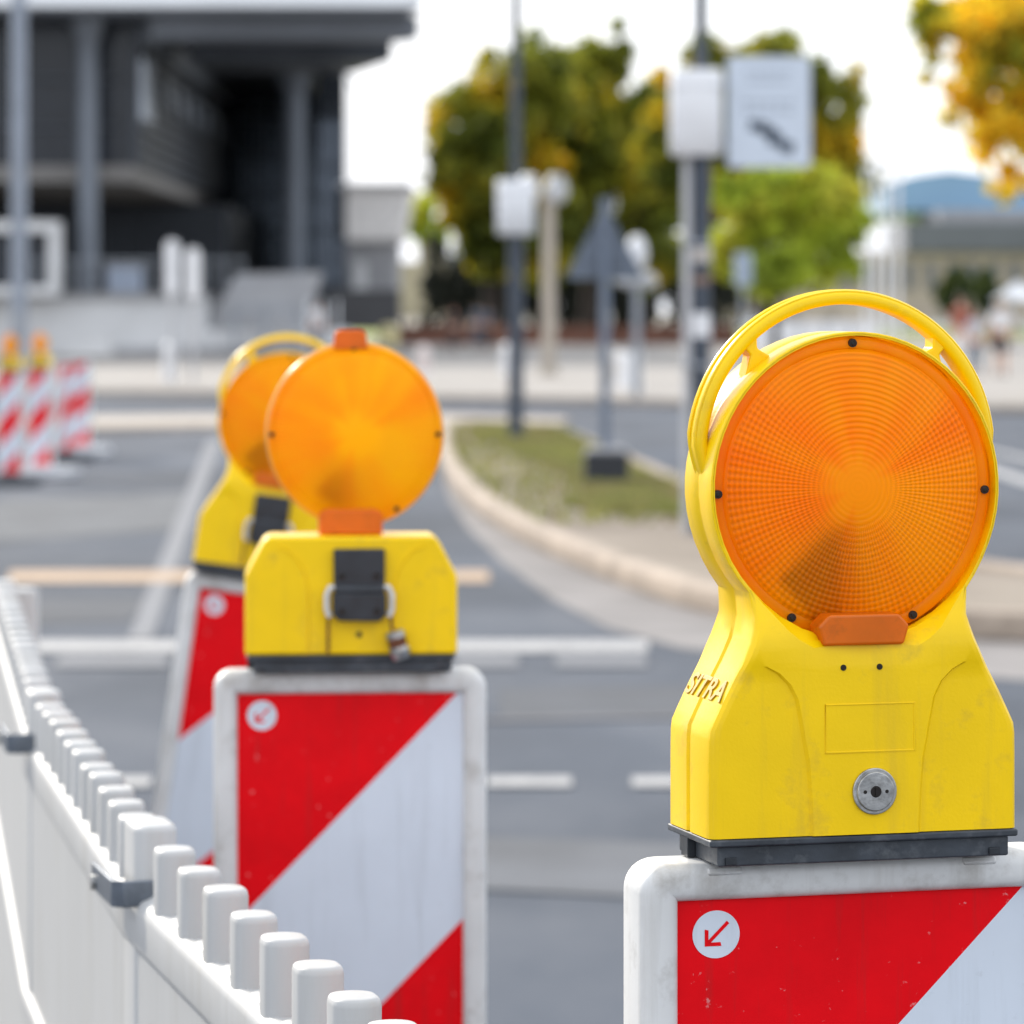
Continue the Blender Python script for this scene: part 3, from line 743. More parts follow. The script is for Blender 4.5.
# ------------------------------------------------------------------ street poles and signs
def signal_pole(px, py, box_px, r, label, blabel, upper_r, extra=None):
    g = G(px, py); d = g.y; s = F/d
    t = thing('street_pole', label, 'pole', g, 0, 'grey street poles with white boxes')
    bm = B(); zb = P(px, box_px[3], d).z; cyl(bm, (0, 0, 0), (0, 0, zb+.05), r, r*.97, 24); cyl(bm, (0, 0, 0.0), (0, 0, .06), r*1.6, r*1.4, 24); cyl(bm, (0, 0, .40), (0, 0, .44), r*1.12, n=24)
    obj('pole_shaft', bm, pole_dark, t)
    bm = B(); cyl(bm, (0, 0, zb), (0, 0, 7.5), upper_r, upper_r*.9, 20); obj('upper_shaft', bm, pole_dark, t)
    x0, y0, x1, y1 = box_px; w = (x1-x0)/s; hgt = (y1-y0)/s; cx = ((x0+x1)/2-px)/s
    bm = B(); pr = rprof(w, w*.8, w*.22, 4); prev = None
    for zz, k in ((zb, .9), (zb+.02, 1), (zb+hgt-.02, 1), (zb+hgt, .9)):
        row = [bm.verts.new((cx+a*k, -.02+b*k, zz)) for a, b in pr]
        if prev:
            for j in range(len(row)): bm.faces.new((prev[j], prev[(j+1) % len(row)], row[(j+1) % len(row)], row[j]))
        else: bm.faces.new(row)
        prev = row
    bm.faces.new(prev); bo = obj('white_box', bm, white_box, t, smooth=50)
    bm = B()
    for zz in (zb+hgt*.2, zb+hgt*.8): box(bm, (cx, -.02, zz), (w*1.01, w*.82, .012))
    split('box_strap', bm, pmat('strap_white', (.66, .66, .67), .5), bo)
    return t, d, s
t1, d1, s1 = signal_pole(516, 450, (497, 180, 534, 235), .085, 'slim dark pole on the grassy island tip with a white box', None, .055)
t2, d2, s2 = signal_pole(701, 548, (670, 70, 722, 156), .062, 'thick dark pole beside the big lamp with a pale pipe, stickers and white box', None, .042)
bm = B(); x = (687-701)/s2; cyl(bm, (x, -.01, 0), (x, -.01, P(0, 150, d2).z), .030, n=14); obj('cable_pipe', bm, pmat('pale_pipe', (.50, .50, .51), .5, var=.1), t2)
for (py, hh, m_) in ((325, 24, white_box), (255, 14, pmat('label_tan', (.50, .46, .42), .6)), (280, 8, pmat('label_brown', (.22, .14, .10), .6))):
    z = P(0, py, d2).z; bm = B()
    cyl(bm, (0, 0, z-hh/2/s2), (0, 0, z+hh/2/s2), .0645, n=24); 
    obj('sticker', bm, m_, t2)
for z in (1.2, 2.0, 2.9):
    bm = B(); box(bm, (-.03, 0, z), (.16, .14, .03)); obj('pipe_bracket', bm, galv, t2, bevel=.004)
# sign plate hanging beside the white box
g = P(769, 112, d2-.05); w, hgt = 84/s2, 112/s2
t = thing('direction_sign', 'white rectangular lane diagram sign hanging beside the thick dark pole', 'sign', g)
bm = B(); prism(bm, [(a, b) for a, b in rprof(w, hgt, .03, 4)], -.004, .004); obj('sign_plate', bm, galv, t, bevel=.001)
bm = B(); prism(bm, [(a, b) for a, b in rprof(w*.97, hgt*.975, .025, 4)], -.0065, -.0042); fcx = obj('sign_face', bm, sign_face, t)
bm = B(); q = lambda a, b: ((a-769)/s2, -(b-112)/s2)
for (a, b, c, d_) in ((745, 71, 793, 74), (748, 80, 790, 83), (743, 101, 795, 104), (743, 110, 795, 113)):
    n_ = 5; 
    for k in range(n_):
        xa = a+(c-a)*k/n_; xb = a+(c-a)*(k+.8)/n_; p0, p1 = q(xa, b), q(xb, d_); box(bm, ((p0[0]+p1[0])/2, -.0068, (p0[1]+p1[1])/2), (p1[0]-p0[0], .001, p0[1]-p1[1]))
obj('sign_lettering', bm, sign_grey, fcx)
bm = B()
for (a, b, c, d_) in ((749, 121, 768, 132), (761, 126, 776, 137), (768, 132, 782, 146), (780, 141, 794, 153)):
    p0, p1 = q(a, b), q(c, d_); box(bm, ((p0[0]+p1[0])/2, -.0071-.0002*(a % 3), (p0[1]+p1[1])/2), (p1[0]-p0[0], .001, p0[1]-p1[1]), Euler((0, R(12), 0)))
obj('lane_diagram', bm, sign_ink, fcx)
bm = B()
for z in (-.22, .2): box(bm, (-.24, .05, z), (.5, .03, .03))
split('mounting_bracket', bm, galv, t)

# triangular sign seen from behind, standing in a weighted box on the island
g = G(605, 486, .10); d = g.y; s = F/d
t = thing('warning_sign', 'triangular road sign seen from behind on a slim pole standing on the island', 'sign', (g.x, g.y, .1))
bm = B(); cyl(bm, (0, 0, .05), (0, 0, P(0, 198, d).z-.1), .042, n=16); obj('sign_pole', bm, pmat('blue_grey_pole', (.16, .19, .24), .5, .3), t)
zt, zb_ = P(0, 207, d).z-.1, P(0, 279, d).z-.1; hw = 38/s
bm = B(); rr = .03; tri = []
for cx, cz, a0, a1 in ((hw-rr, zb_+rr, -90, 30), (0, zt-rr, 30, 150), (-hw+rr, zb_+rr, 150, 270)):
    for k in range(6): a = R(a0+(a1-a0)*k/5); tri.append((cx+rr*math.cos(a), cz+rr*math.sin(a)))
prism(bm, tri, .045, .05); obj('triangle_plate', bm, sign_back, t)
bm = B()
for z in (zb_+.15, zb_+.42): box(bm, (0, .030, z), (.30 if z < zb_+.3 else .16, .02, .03))
split('clamp_rail', bm, sign_back, t)
b_ = thing('sign_foot', 'dark box with its sunlit top painted pale on the grass, weighting the triangular sign', 'sign foot', (g.x+.01, g.y, .1))
bm = B(); box(bm, (0, 0, .14), (.37, .45, .28)); obj('box_body', bm, pmat('dark_box', (.02, .022, .028), .5), b_, bevel=.02)
bm = B(); box(bm, (0, 0, .300), (.32, .40, .04)); obj('sunlit_top', bm, conc2, b_, bevel=.012)  # pale slab paints the sunlight on top of the box

# slim posts, bollards
def bollard(px, py, w_px, top_py, label, m, group='white bollards on the plaza', cap=None):
    g = G(px, py, .12); s = F/g.y; r = w_px/2/s; h_ = (py-top_py)/s
    t = thing('bollard', label, 'bollard', g, 0, group)
    bm = B(); cyl(bm, (0, 0, 0), (0, 0, h_-r), r, n=20); ball(bm, (0, 0, h_-r), r); obj('bollard_post', bm, m, t)
    bm = B(); cyl(bm, (0, 0, .0), (0, 0, .05), r*1.25, n=20); cyl(bm, (0, 0, h_*.72), (0, 0, h_*.80), r*1.03, n=20); split('bollard_ring', bm, cap or galv, t)
for px, py, w, tp, lb in ((508, 374, 13, 343, 'white bollard just left of the slim island pole'), (170, 380, 13, 342, 'white bollard below the left pillar sign'),
                          (424, 374, 13, 345, 'pinkish white bollard right of the plain amber lamp'), (611, 386, 11, 347, 'beige bollard left of the white bollard trio'),
                          (621, 388, 9, 350, 'leftmost of the white bollard trio under the triangular sign'), (629, 389, 8, 352, 'middle of the white bollard trio under the triangular sign'), (638, 390, 9, 350, 'rightmost of the white bollard trio under the triangular sign')):
    bollard(px, py, w, tp, lb, pmat('beige_bollard', (.55, .50, .43), .6) if 'beige' in lb else (pmat('pink_bollard', (.66, .56, .53), .6) if 'pink' in lb else white_box), cap=white_box)
# pillar signs on posts
for px, y0, y1, base, lb in ((172, 240, 296, 384, 'taller white pillar sign on a thin post before the dark building'), (193, 248, 299, 382, 'shorter white pillar sign on a thin post, right of the taller one')):
    g = G(px, base, .12); s = F/g.y; t = thing('pillar_sign', lb, 'sign', g, 0, 'white pillar signs on posts')
    z0, z1 = P(0, y1, g.y).z-.12, P(0, y0, g.y).z-.12; w = 13.5/s
    bm = B(); cyl(bm, (0, 0, 0), (0, 0, z0+.1), .05, n=12); obj('sign_post', bm, pmat('pale_post', (.45, .45, .46), .5), t)
    bm = B(); prism(bm, [(a, b+(z0+z1)/2) for a, b in rprof(w, z1-z0, w*.48, 6)], -.08, .08); obj('sign_body', bm, white_box, t, bevel=.01)
# lamp mast with two heads
g = G(549, 376, .12); s = F/g.y; t = thing('street_lamp', 'beige street lamp mast with round white heads before the dark trees', 'street lamp', g)
bm = B(); zt = P(0, 190, g.y).z-.12; cyl(bm, (0, 0, 0), (0, 0, zt), .16, .13, 18); cyl(bm, (0, 0, 0), (0, 0, .3), .24, .2, 18); obj('lamp_mast', bm, pole_beige, t)
bm = B(); box(bm, (-.1, 0, zt-.1), (1.0, .08, .08)); obj('cross_arm', bm, pole_beige, t)
for k, (x, m_) in enumerate(((-.46, white_box), (.16, pmat('grey_globe', (.45, .46, .47), .4)))):
    bm = B(); ball(bm, (x, -.12, zt-.02), (.27, .22, .30) if k else (.24, .2, .25)); cyl(bm, (x, -.12, zt+.24), (x, -.12, zt+.33), .2, .12, 16); obj('lamp_head', bm, m_, t)
# round white signal on thin pole
g = G(637, 398, .12); s = F/g.y; t = thing('signal_post', 'thin grey post with an oval white head and small disc, right of the triangular sign', 'signal', g)
bm = B(); zt = P(0, 236, g.y).z-.12; cyl(bm, (0, 0, 0), (0, 0, zt-.2), .07, n=14); obj('post', bm, galv, t)
bm = B(); ball(bm, (0, -.05, zt-.3), (.17, .15, .32)); obj('signal_head', bm, white_box, t)
bm = B(); z = P(0, 280, g.y).z-.12; ball(bm, (-.12, -.05, z), (.26, .1, .13)); ball(bm, (.14, -.05, z), (.2, .1, .14)); split('signal_disc', bm, pmat('grey_disc', (.5, .5, .5), .5), t)
# tall mast left, and mast beyond
g = G(19, 381, .12); t = thing('tall_mast', 'tall pale grey mast rising out of frame behind the far left lamps', 'mast', g)
bm = B(); cyl(bm, (0, 0, 0), (0, 0, 11), .17, .15, 18); cyl(bm, (0, 0, 0), (0, 0, .25), .3, .26, 18); obj('mast_shaft', bm, pmat('mast_grey', (.24, .27, .32), .5, .2), t)
bm = B(); box(bm, (0, -.19, 1.2), (.22, .06, .5)); obj('hatch', bm, galv, t)
# low blue sign and small items near the trees
g = G(743, 372, .12); s = F/g.y; t = thing('info_sign', 'small pale blue sign on a post right of the thick dark pole', 'sign', g)
bm = B(); cyl(bm, (0, 0, 0), (0, 0, P(0, 262, g.y).z), .05, n=10); obj('sign_post', bm, galv, t)
bm = B(); bx(bm, (-.2, -.1, P(0, 290, g.y).z), (.2, -.06, P(0, 258, g.y).z)); obj('sign_plate', bm, pmat('paleblue', (.30, .36, .45), .5), t)

# ------------------------------------------------------------------ dark modern building
D0 = 130.0
bl = thing('modern_building', 'dark modern building with a far projecting flat roof, columns and hanging box', 'building', (-14, 125, 0))
O_ = bl.location.copy()
RP = [(-60, 121), (-2.93, 121), (-6.3, 140), (-7.4, 166), (-7.4, 178), (-60, 178)]
def plan(name, pts, z0, z1, m, parent=None, bevel=0.):
    bm = B(); zprism(bm, [(x-O_.x, y-O_.y) for x, y in pts], z0, z1)
    return obj(name, bm, m, parent or bl, smooth=0, bevel=bevel)
def X_(px, d): return (px-512)*d/F
plan('roof_slab', RP, 11.15, 12.3, roof_m)
plan('roof_fascia', [(-60, 120.8), (-2.85, 120.8), (-2.85, 120.98), (-60, 120.98)], 11.28, 12.35, fascia)
plan('soffit_beam', [(X_(150, 123), 123), (X_(419, 123), 123), (X_(419, 123)-.5, 125), (X_(150, 123), 125)], 10.42, 11.14, roof_m)
plan('soffit_beam', [(X_(190, 129), 129), (X_(392, 129), 129), (X_(392, 129)-1.6, 136), (X_(190, 129), 136)], 10.10, 11.13, facade2)
plan('rear_wall', [(-13.6, 168.5), (X_(322, 168.5), 168.5), (X_(322, 168.5), 176), (-13.6, 176)], .1, 11.1, pmat('rear_glass', (.055, .068, .085), .12, .7, var=.4, vscale=.3))
bm = B()
for k in range(8): x = -13.5+k*.65-O_.x; bx(bm, (x, 43.3, .1), (x+.08, 43.48, 11.0))
for k in range(6): bx(bm, (-13.5-O_.x, 43.2, 1.6+k*1.7), (-8.5-O_.x, 43.29, 1.7+k*1.7))
obj('glazing_bar', bm, column_m, bl, smooth=0)
plan('lower_volume', [(-60, 148), (X_(226, 148), 148), (X_(226, 148), 168), (-60, 168)], .1, 5.7, facade)
bm = B()
for k in range(20): bx(bm, (X_(97+k*6.6, 148)-O_.x, 147.85-O_.y, .1), (X_(99.4+k*6.6, 148)-O_.x, 147.99-O_.y, 5.6))
obj('wall_slats', bm, facade2, bl, smooth=0)
# upper storey : glazed front, louvred long side
XS = X_(131, 125)
plan('floor_beam', [(-60, 124.5), (XS+.1, 124.5), (XS+.1, 168), (-60, 168)], 5.82, 6.35, beam_m)
ug = plan('upper_storey', [(-60, 125.2), (XS-.02, 125.2), (XS-.02, 168), (-60, 168)], 6.36, 11.12, glassm)
bm = B()
for k in range(26): bx(bm, (-60+k*1.9-O_.x, -.12+.2, 6.4), (-60+k*1.9+.10-O_.x, .18, 11.1))
for z in (7.6, 9.2): bx(bm, (-60-O_.x, -.05, z), (XS-.3-O_.x, .06, z+.09))
obj('mullion', bm, facade2, ug, smooth=0)
sw = plan('side_cladding', [(XS, 125.0), (XS+.25, 125.0), (XS+.25, 168), (XS, 168)], 6.36, 11.12, facade2)
bm = B()
for k in range(9): bx(bm, (XS+.26-O_.x, .3, 6.75+k*.40), (XS+.40-O_.x, 42.8, 6.87+k*.40))
obj('louvre', bm, facade, sw, smooth=0)
bm = B(); bx(bm, (XS+.26-O_.x, .1, 10.35), (XS+.55-O_.x, 42.9, 11.0)); obj('top_rail', bm, column_m, sw, smooth=0)
bm = B(); bx(bm, (XS+.26-O_.x, .2, 7.9), (XS+.44-O_.x, 3.2, 9.9)); obj('bright_window', bm, pmat('bright_pane', (.50, .55, .62), .2), sw, smooth=0)
bm = B()
for k in range(6): bx(bm, (XS+.42-O_.x, 7+k*5.6, 8.6), (XS+.52-O_.x, 10+k*5.6, 9.7))
split('side_panel', bm, column_m, sw, smooth=0)
for px, d, r_, m_ in ((88, 123.5, .33, column_m), (294, 150, .50, column_m)):
    bm = B(); x = X_(px, d)-O_.x; y = d-O_.y; cyl(bm, (x, y, .1), (x, y, 11.13), r_, n=24)
    cyl(bm, (x, y, 10.2), (x, y, 11.12), r_, r_*1.8, 24)
    obj('column', bm, m_, bl)
g_ = plan('corner_glass', [(X_(318, 150), 150), (X_(345, 150), 150), (X_(345, 150)-.4, 170), (X_(318, 150), 170)], .1, 11.1, pmat('sky_glass', (.10, .12, .15), .05, .6, var=.3, vscale=.5))
bm = B()
for k in range(5): x = X_(318.5+k*6.3, 150)-O_.x; bx(bm, (x, 24.8, .1), (x+.09, 24.99, 11.1))
for k in range(9): bx(bm, (X_(318, 150)-O_.x, 24.7, 1.2+k*1.2), (X_(345, 150)-O_.x, 24.78, 1.28+k*1.2))
obj('glass_bar', bm, facade, g_, smooth=0)
# plinth and ramp in front
pw = thing('plinth_wall', 'long pale plinth wall and ramp in front of the dark building', 'wall', (O_.x, D0-8, 0))
def wpart(name, boxes, m, par, off, bevel=0.02):
    bm = B()
    for (x0, y0, x1, y1, da, db) in boxes:
        dd = D0+off+da; a = P(x0, y0, dd); b = P(x1, y1, dd)
        bx(bm, (a.x-par.location.x, dd-par.location.y, a.z), (b.x-par.location.x, dd-par.location.y+db, b.z))
    return obj(name, bm, m, par, smooth=0, bevel=bevel)
wpart('wall_block', [(-300, 298, 205, 356, 0, 5)], conc, pw, -8); wpart('wall_block', [(205.3, 330, 345, 357, -.1, 5)], conc, pw, -8)
wpart('cornice', [(-300, 293, 206, 298, -.2, 5.4)], conc2, pw, -8); wpart('foot_strip', [(100, 347, 345, 356, -.25, .12)], conc2, pw, -8)  # last part: grey concrete strip along the wall foot
bm = B(); dd = D0-6.5
prism(bm, [((P(x, y, dd).x-pw.location.x), P(x, y, dd).z) for x, y in ((205, 330), (300, 330), (318, 272), (236, 274))], 1.5, 5.0); obj('ramp_side', bm, conc2, pw, smooth=0)
wpart('steel_bench', [(230, 306, 300, 310, -1.5, .8), (232, 306, 236, 345, -1.5, .5), (262, 306, 266, 345, -1.5, .5), (295, 306, 299, 345, -1.5, .5)], galv, pw, -8)
for x0, x1 in ((307, 309), (322, 324), (336, 338)): wpart('rail_post', [(x0, 300, x1, 352, -1.5, .2)], fascia, pw, -8)
rg = thing('railing', 'thin grey steel railing along the top of the pale plinth wall', 'railing', (P(130, 0, 121.4).x, 121.4, P(0, 293, 122).z+.02))
bm = B()
for k in range(13): box(bm, (-3.6+k*.6, 0, .5), (.05, .05, 1.0))
split('railing_post', bm, galv, rg, smooth=0)
bm = B(); box(bm, (0, 0, 1.02), (7.4, .07, .05)); obj('handrail', bm, galv, rg, smooth=0)
bm = B(); box(bm, (0, .04, .5), (7.3, .02, .03)); obj('mid_rail', bm, galv, rg, smooth=0)
# white portal at left
pt = thing('portal_frame', 'white portal frame with dark glass doors at the left edge', 'portal', (P(20, 0, D0-9).x, D0-9, 0))
wpart('door_frame', [(-60, 221, 58, 232, 0, 1.2), (48, 232.2, 58, 296, 0, 1.2), (-60, 286, 47.8, 296, 0, 1.2)], conc, pt, -9)
wpart('door_glass', [(-60, 232.4, 47.6, 285.8, .5, .1)], glassm, pt, -9)
pb = thing('planter_block', 'pale low block at the foot of the thin building column', 'planter', (P(92, 0, 118).x, 118, 0.12))
bm = B(); box(bm, (0, 0, .35), (1.25, 1.2, .55)); box(bm, (0, 0, .66), (1.35, 1.3, .08)); obj('planter_body', bm, conc, pb, bevel=.03)
# bright crate in front of slats
cb = thing('display_case', 'pale bluish display case standing on the plinth wall', 'display case', (P(125, 0, D0-7).x, D0-7, P(0, 293, D0-8).z))
bm = B(); box(bm, (0, 0, .45), (1.1, .6, .8)); obj('case_body', bm, pmat('pale_case', (.28, .33, .42), .4), cb, bevel=.03)
bm = B(); box(bm, (0, 0, .9), (1.2, .7, .08)); box(bm, (0, 0, .03), (1.15, .65, .05)); split('case_rim', bm, conc2, cb)
# kiosk block
kd = 150.
kk = thing('pale_block_building', 'pale windowless block between the dark building and the trees', 'building', (P(378, 0, kd).x, kd, 0))
def kpart(name, boxes, m, par=None, bev=.03, d=kd, root=None):
    root = root or kk; bm = B()
    for (x0, y0, x1, y1, da, db) in boxes:
        a = P(x0, y0, d); b = P(x1, y1, d); bx(bm, (a.x-root.location.x, da, a.z), (b.x-root.location.x, db, b.z))
    return obj(name, bm, m, par or root, smooth=0, bevel=bev)
bm = B(); prism(bm, [(P(x, y, kd).x-kk.location.x, P(x, y, kd).z) for x, y in ((340, 240), (400, 240), (409, 190), (340, 187))], 0, 8); obj('upper_block', bm, pmat('cream_panel', (.78, .75, .72), .7), kk, smooth=0)
kpart('lower_wall', [(341, 240.3, 396, 300, .5, 7)], conc2)
kpart('roof_edge', [(338, 183, 411, 187.5, -.3, 8.2)], conc)
kpart('terrace_wall', [(330, 290, 402, 330, -4, -1)], pmat('dark_terrace', (.075, .075, .08), .7))
kpart('door', [(352, 262, 366, 290, .3, .45)], conc)
# yellow bin and equipment
g = G(389, 351, .12); t = thing('litter_bin', 'small pale yellow bin on the plaza above the plain amber lamp', 'bin', g)
s = F/g.y; bm = B(); cyl(bm, (0, 0, .15), (0, 0, .75), .30, .36, 18); ball(bm, (0, 0, .78), (.36, .36, .2)); obj('bin_body', bm, pale_yellow, t)
bm = B(); cyl(bm, (0, 0, 0), (0, 0, .16), .1, n=12); obj('bin_foot', bm, galv, t)

# ------------------------------------------------------------------ vegetation
def leaves(n, blobs, size, seed, inner=.35):
    r = np.random.RandomState(seed); V = []
    vol = np.array([b[3]*b[4]*b[5] for b in blobs])**.75; cnts = (vol/vol.sum()*n).astype(int)
    for (cx, cy, cz, rx, ry, rz), c in zip(blobs, cnts):
        # clumps inside each blob
        k = max(5, c//55)
        u = r.normal(size=(k, 3)); u /= np.linalg.norm(u, axis=1)[:, None]; rad = (inner+(1-inner)*r.rand(k)**.5)[:, None]
        cl = u*rad
        idx = r.randint(0, k, c); pos = cl[idx]+r.normal(size=(c, 3))*.13
        pos = pos*np.array([rx, ry, rz])+np.array([cx, cy, cz])
        nrm = r.normal(size=(c, 3)); nrm /= np.linalg.norm(nrm, axis=1)[:, None]
        t_ = np.cross(nrm, r.normal(size=(c, 3))); t_ /= np.linalg.norm(t_, axis=1)[:, None]; b_ = np.cross(nrm, t_)
        sz = (size*(.6+.8*r.rand(c)))[:, None]
        V.append(np.stack([pos-t_*sz*.5, pos+b_*sz*.33, pos+t_*sz*.5, pos-b_*sz*.33], 1).reshape(-1, 3))
    V = np.concatenate(V); m = len(V)//4
    me = bpy.data.meshes.new('leaf_crown'); me.vertices.add(len(V)); me.vertices.foreach_set('co', V.astype(np.float32).ravel())
    me.loops.add(m*4); me.loops.foreach_set('vertex_index', np.arange(m*4, dtype=np.int32))
    me.polygons.add(m); me.polygons.foreach_set('loop_start', np.arange(0, m*4, 4, dtype=np.int32)); me.update(calc_edges=True); me.validate()
    return me
def tree(px, base_py, d, blobs_px, n, size, mat, label, seed, trunk_r=.35, name='broadleaf_tree', group=None, fork=None):
    base = P(px, 0, d); z0 = .1 if d < 260 else 0; s = F/d
    t = thing(name, label, 'tree', (base.x, d, z0), 0, group)
    r = random.Random(seed); bl_ = []
    for (bx_, by_, rx, ry) in blobs_px:
        for k in range(4):
            p = P(bx_+r.uniform(-.45, .45)*rx, by_+r.uniform(-.4, .4)*ry, d)
            f = r.uniform(.66, .95); bl_.append((p.x-base.x, r.uniform(-.5, .5)*rx/s, p.z-z0, rx/s*f, rx/s*f*.8, ry/s*f))
    me = leaves(n, bl_, size, seed); me.materials.append(mat); o = bpy.data.objects.new('crown', me); C.objects.link(o); o.parent = t
    bm = B(); zc = min(b[2] for b in bl_); top_ = max(b[2] for b in bl_); f = fork or max(2.2, zc*.8)
    cyl(bm, (0, 0, -.1), (0, 0, f), trunk_r, trunk_r*.72, 12); cyl(bm, (0, 0, f-.02), (.1, 0, (f+top_)/2), trunk_r*.72, trunk_r*.3, 10)
    for b in r.sample(bl_, min(7, len(bl_))):
        cyl(bm, (0, 0, f*r.uniform(.85, 1.1)), (b[0]*.8, b[1]*.8, b[2]), trunk_r*.4, trunk_r*.1, 8)
    obj('trunk', bm, bark, t)
    return t
TG = 'tall autumn trees beyond the plaza'
tree(492, 0, 172, [(480, 120, 48, 55), (500, 200, 60, 60), (465, 200, 35, 50), (530, 90, 45, 55), (520, 250, 60, 35), (528, 150, 35, 40)], 19000, .52, leaf_mix, 'leftmost big green and yellow autumn tree behind the beige lamp mast', 11, .45, group=TG)
tree(590, 0, 176, [(575, 90, 45, 62), (610, 120, 60, 75), (600, 210, 65, 65), (560, 200, 40, 60), (640, 150, 35, 60), (650, 250, 45, 35), (655, 195, 40, 45), (600, 60, 40, 40)], 19000, .52, leaf_mix, 'middle big autumn tree behind the triangular sign', 12, .5, group=TG)
tree(765, 0, 160, [(760, 110, 75, 60), (720, 90, 45, 45), (820, 110, 40, 55), (800, 180, 60, 70), (720, 200, 50, 70), (840, 210, 22, 60), (672, 120, 36, 60), (690, 135, 42, 60), (700, 75, 38, 36), (848, 135, 18, 60), (770, 60, 60, 30)], 21000, .50, leaf_mix, 'big autumn tree behind the rectangular lane sign', 13, .45, group=TG)
tree(775, 0, 112, [(755, 225, 38, 42), (800, 220, 40, 45), (775, 260, 55, 30), (830, 240, 30, 45), (795, 190, 40, 25), (735, 200, 22, 25), (858, 215, 14, 30), (725, 255, 18, 20), (820, 180, 30, 14), (850, 265, 18, 20), (780, 285, 30, 14)], 13000, .27, leaf_green, 'smaller lime green tree below the rectangular sign', 14, .14, name='young_tree', fork=2.0)
tree(1090, 0, 62, [(1010, 30, 80, 60), (955, 50, 42, 40), (975, 95, 48, 40), (1010, 125, 45, 45), (1060, 60, 80, 110), (1010, 185, 26, 22), (990, 10, 75, 35), (935, 20, 25, 25)], 13000, .20, leaf_yellow, 'golden yellow tree reaching in from the top right corner', 15, .25)
tree(425, 0, 330, [(418, 215, 18, 22), (440, 225, 20, 25)], 1500, .7, leaf_green, 'distant green tree between the pale block and the big trees', 16, .3, name='distant_tree')
tree(640, 0, 190, [(560, 268, 50, 22), (640, 265, 60, 25), (610, 250, 50, 30)], 5000, .5, leaf_mix, 'low dark tree filling the gap under the big autumn trees', 21, .4)
def bush(px, py, rx, ry, d, label, seed):
    p = P(px, py, d); t = thing('bush', label, 'bush', (p.x, d, 0)); s = F/d
    me = leaves(1800, [(0, 0, p.z, rx/s, rx/s, ry/s), (-.3*rx/s, 0, p.z-.3*ry/s, rx/s*.8, rx/s*.7, ry/s*.8)], .35, seed, .2); me.materials.append(leaf_bush)
    o = bpy.data.objects.new('foliage', me); C.objects.link(o); o.parent = t
    bm = B(); cyl(bm, (0, 0, 0), (0, 0, p.z), .15, .08, 8); obj('stem', bm, bark, t)
bush(957, 288, 19, 26, 150, 'round dark green bush above the right shoulder of the lamp handle', 31)
bush(991, 292, 15, 22, 155, 'lighter green bush right of the round dark bush', 32)
# near-black leaves added as the shade under the trees
t = thing('shade_mass', 'long dark leaf mass standing in for the shade under the big autumn trees', 'shade_mass', (P(620, 0, 196).x, 196, 0))
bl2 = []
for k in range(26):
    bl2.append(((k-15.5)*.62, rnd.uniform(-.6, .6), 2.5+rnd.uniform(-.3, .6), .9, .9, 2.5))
me = leaves(20000, bl2, .40, 40, .1); me.materials.append(pmat('shade_leaf', (.022, .026, .016), .7, var=.3)); o = bpy.data.objects.new('foliage', me); C.objects.link(o); o.parent = t
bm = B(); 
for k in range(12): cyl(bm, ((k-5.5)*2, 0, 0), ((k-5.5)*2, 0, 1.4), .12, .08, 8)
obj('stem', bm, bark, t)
# low brick wall, lawn and far stone building
bw = thing('brick_wall', 'low red brown brick wall along the back of the plaza', 'wall', (P(560, 0, 168).x, 168, .1))
bm = B(); box(bm, (0, 0, .35), (15.5, .4, .8)); obj('wall_body', bm, brick, bw, smooth=0); bm = B(); box(bm, (0, 0, .80), (15.6, .5, .1)); obj('coping', bm, brick, bw, smooth=0, bevel=.02)
bm = B(); poly(bm, [(-40, 200, .15), (40, 200, .15), (60, 330, .2), (-60, 330, .2)]); struct('lawn', bm, pmat('lawn_green', (.24, .27, .05), .95, var=.2, vscale=.3), smooth=0)
sd = 300.
sb = thing('stone_building', 'distant beige stone building low between the block and the trees', 'building', (P(450, 0, sd).x, sd, 0))
kpart('stone_wall', [(398, 262, 545, 318, 0, 10)], sand, d=sd, root=sb)
kpart('stone_gable', [(418, 246, 446, 262, 0, 8)], sand, d=sd, root=sb)
kpart('roof', [(446.3, 254, 545, 261.8, -.4, 8)], slate, d=sd, root=sb)
for k in range(9):
    kpart('window', [(420+k*13, 276, 425+k*13, 292, -.12, -.02)], slate, d=sd, root=sb, bev=0)
# right hand distant buildings
rd = 240.
rb = thing('station_building', 'distant stone building with grey slate and blue roofs at the right edge', 'building', (P(960, 0, rd).x, rd, 0))
kpart('stone_wall', [(690, 266, 789, 322, .5, 12), (790, 252, 1100, 322, 0, 12)], sand, d=rd, root=rb)
kpart('slate_roof', [(905, 222, 1100, 251.7, -.6, 12)], slate, d=rd, root=rb); kpart('attic_band', [(940, 209, 1100, 221.7, 1, 12)], conc2, d=rd, root=rb)
bm = B(); pr_ = [(P(x, y, rd).x-rb.location.x, P(x, y, rd).z) for x, y in ((898, 208.5), (898, 181), (925, 172), (960, 167), (1000, 172), (1045, 190), (1100, 195), (1100, 208.5))]
prism(bm, pr_, 6, 40); obj('blue_roof', bm, blueroof, rb, smooth=0)
for k in range(14):
    w_ = kpart('window', [(800+k*21, 262, 809+k*21, 290, -.15, -.02)], slate, d=rd, root=rb, bev=0)
kpart('parapet', [(780, 322.2, 1100, 330, -2, 0)], conc, d=rd, root=rb)
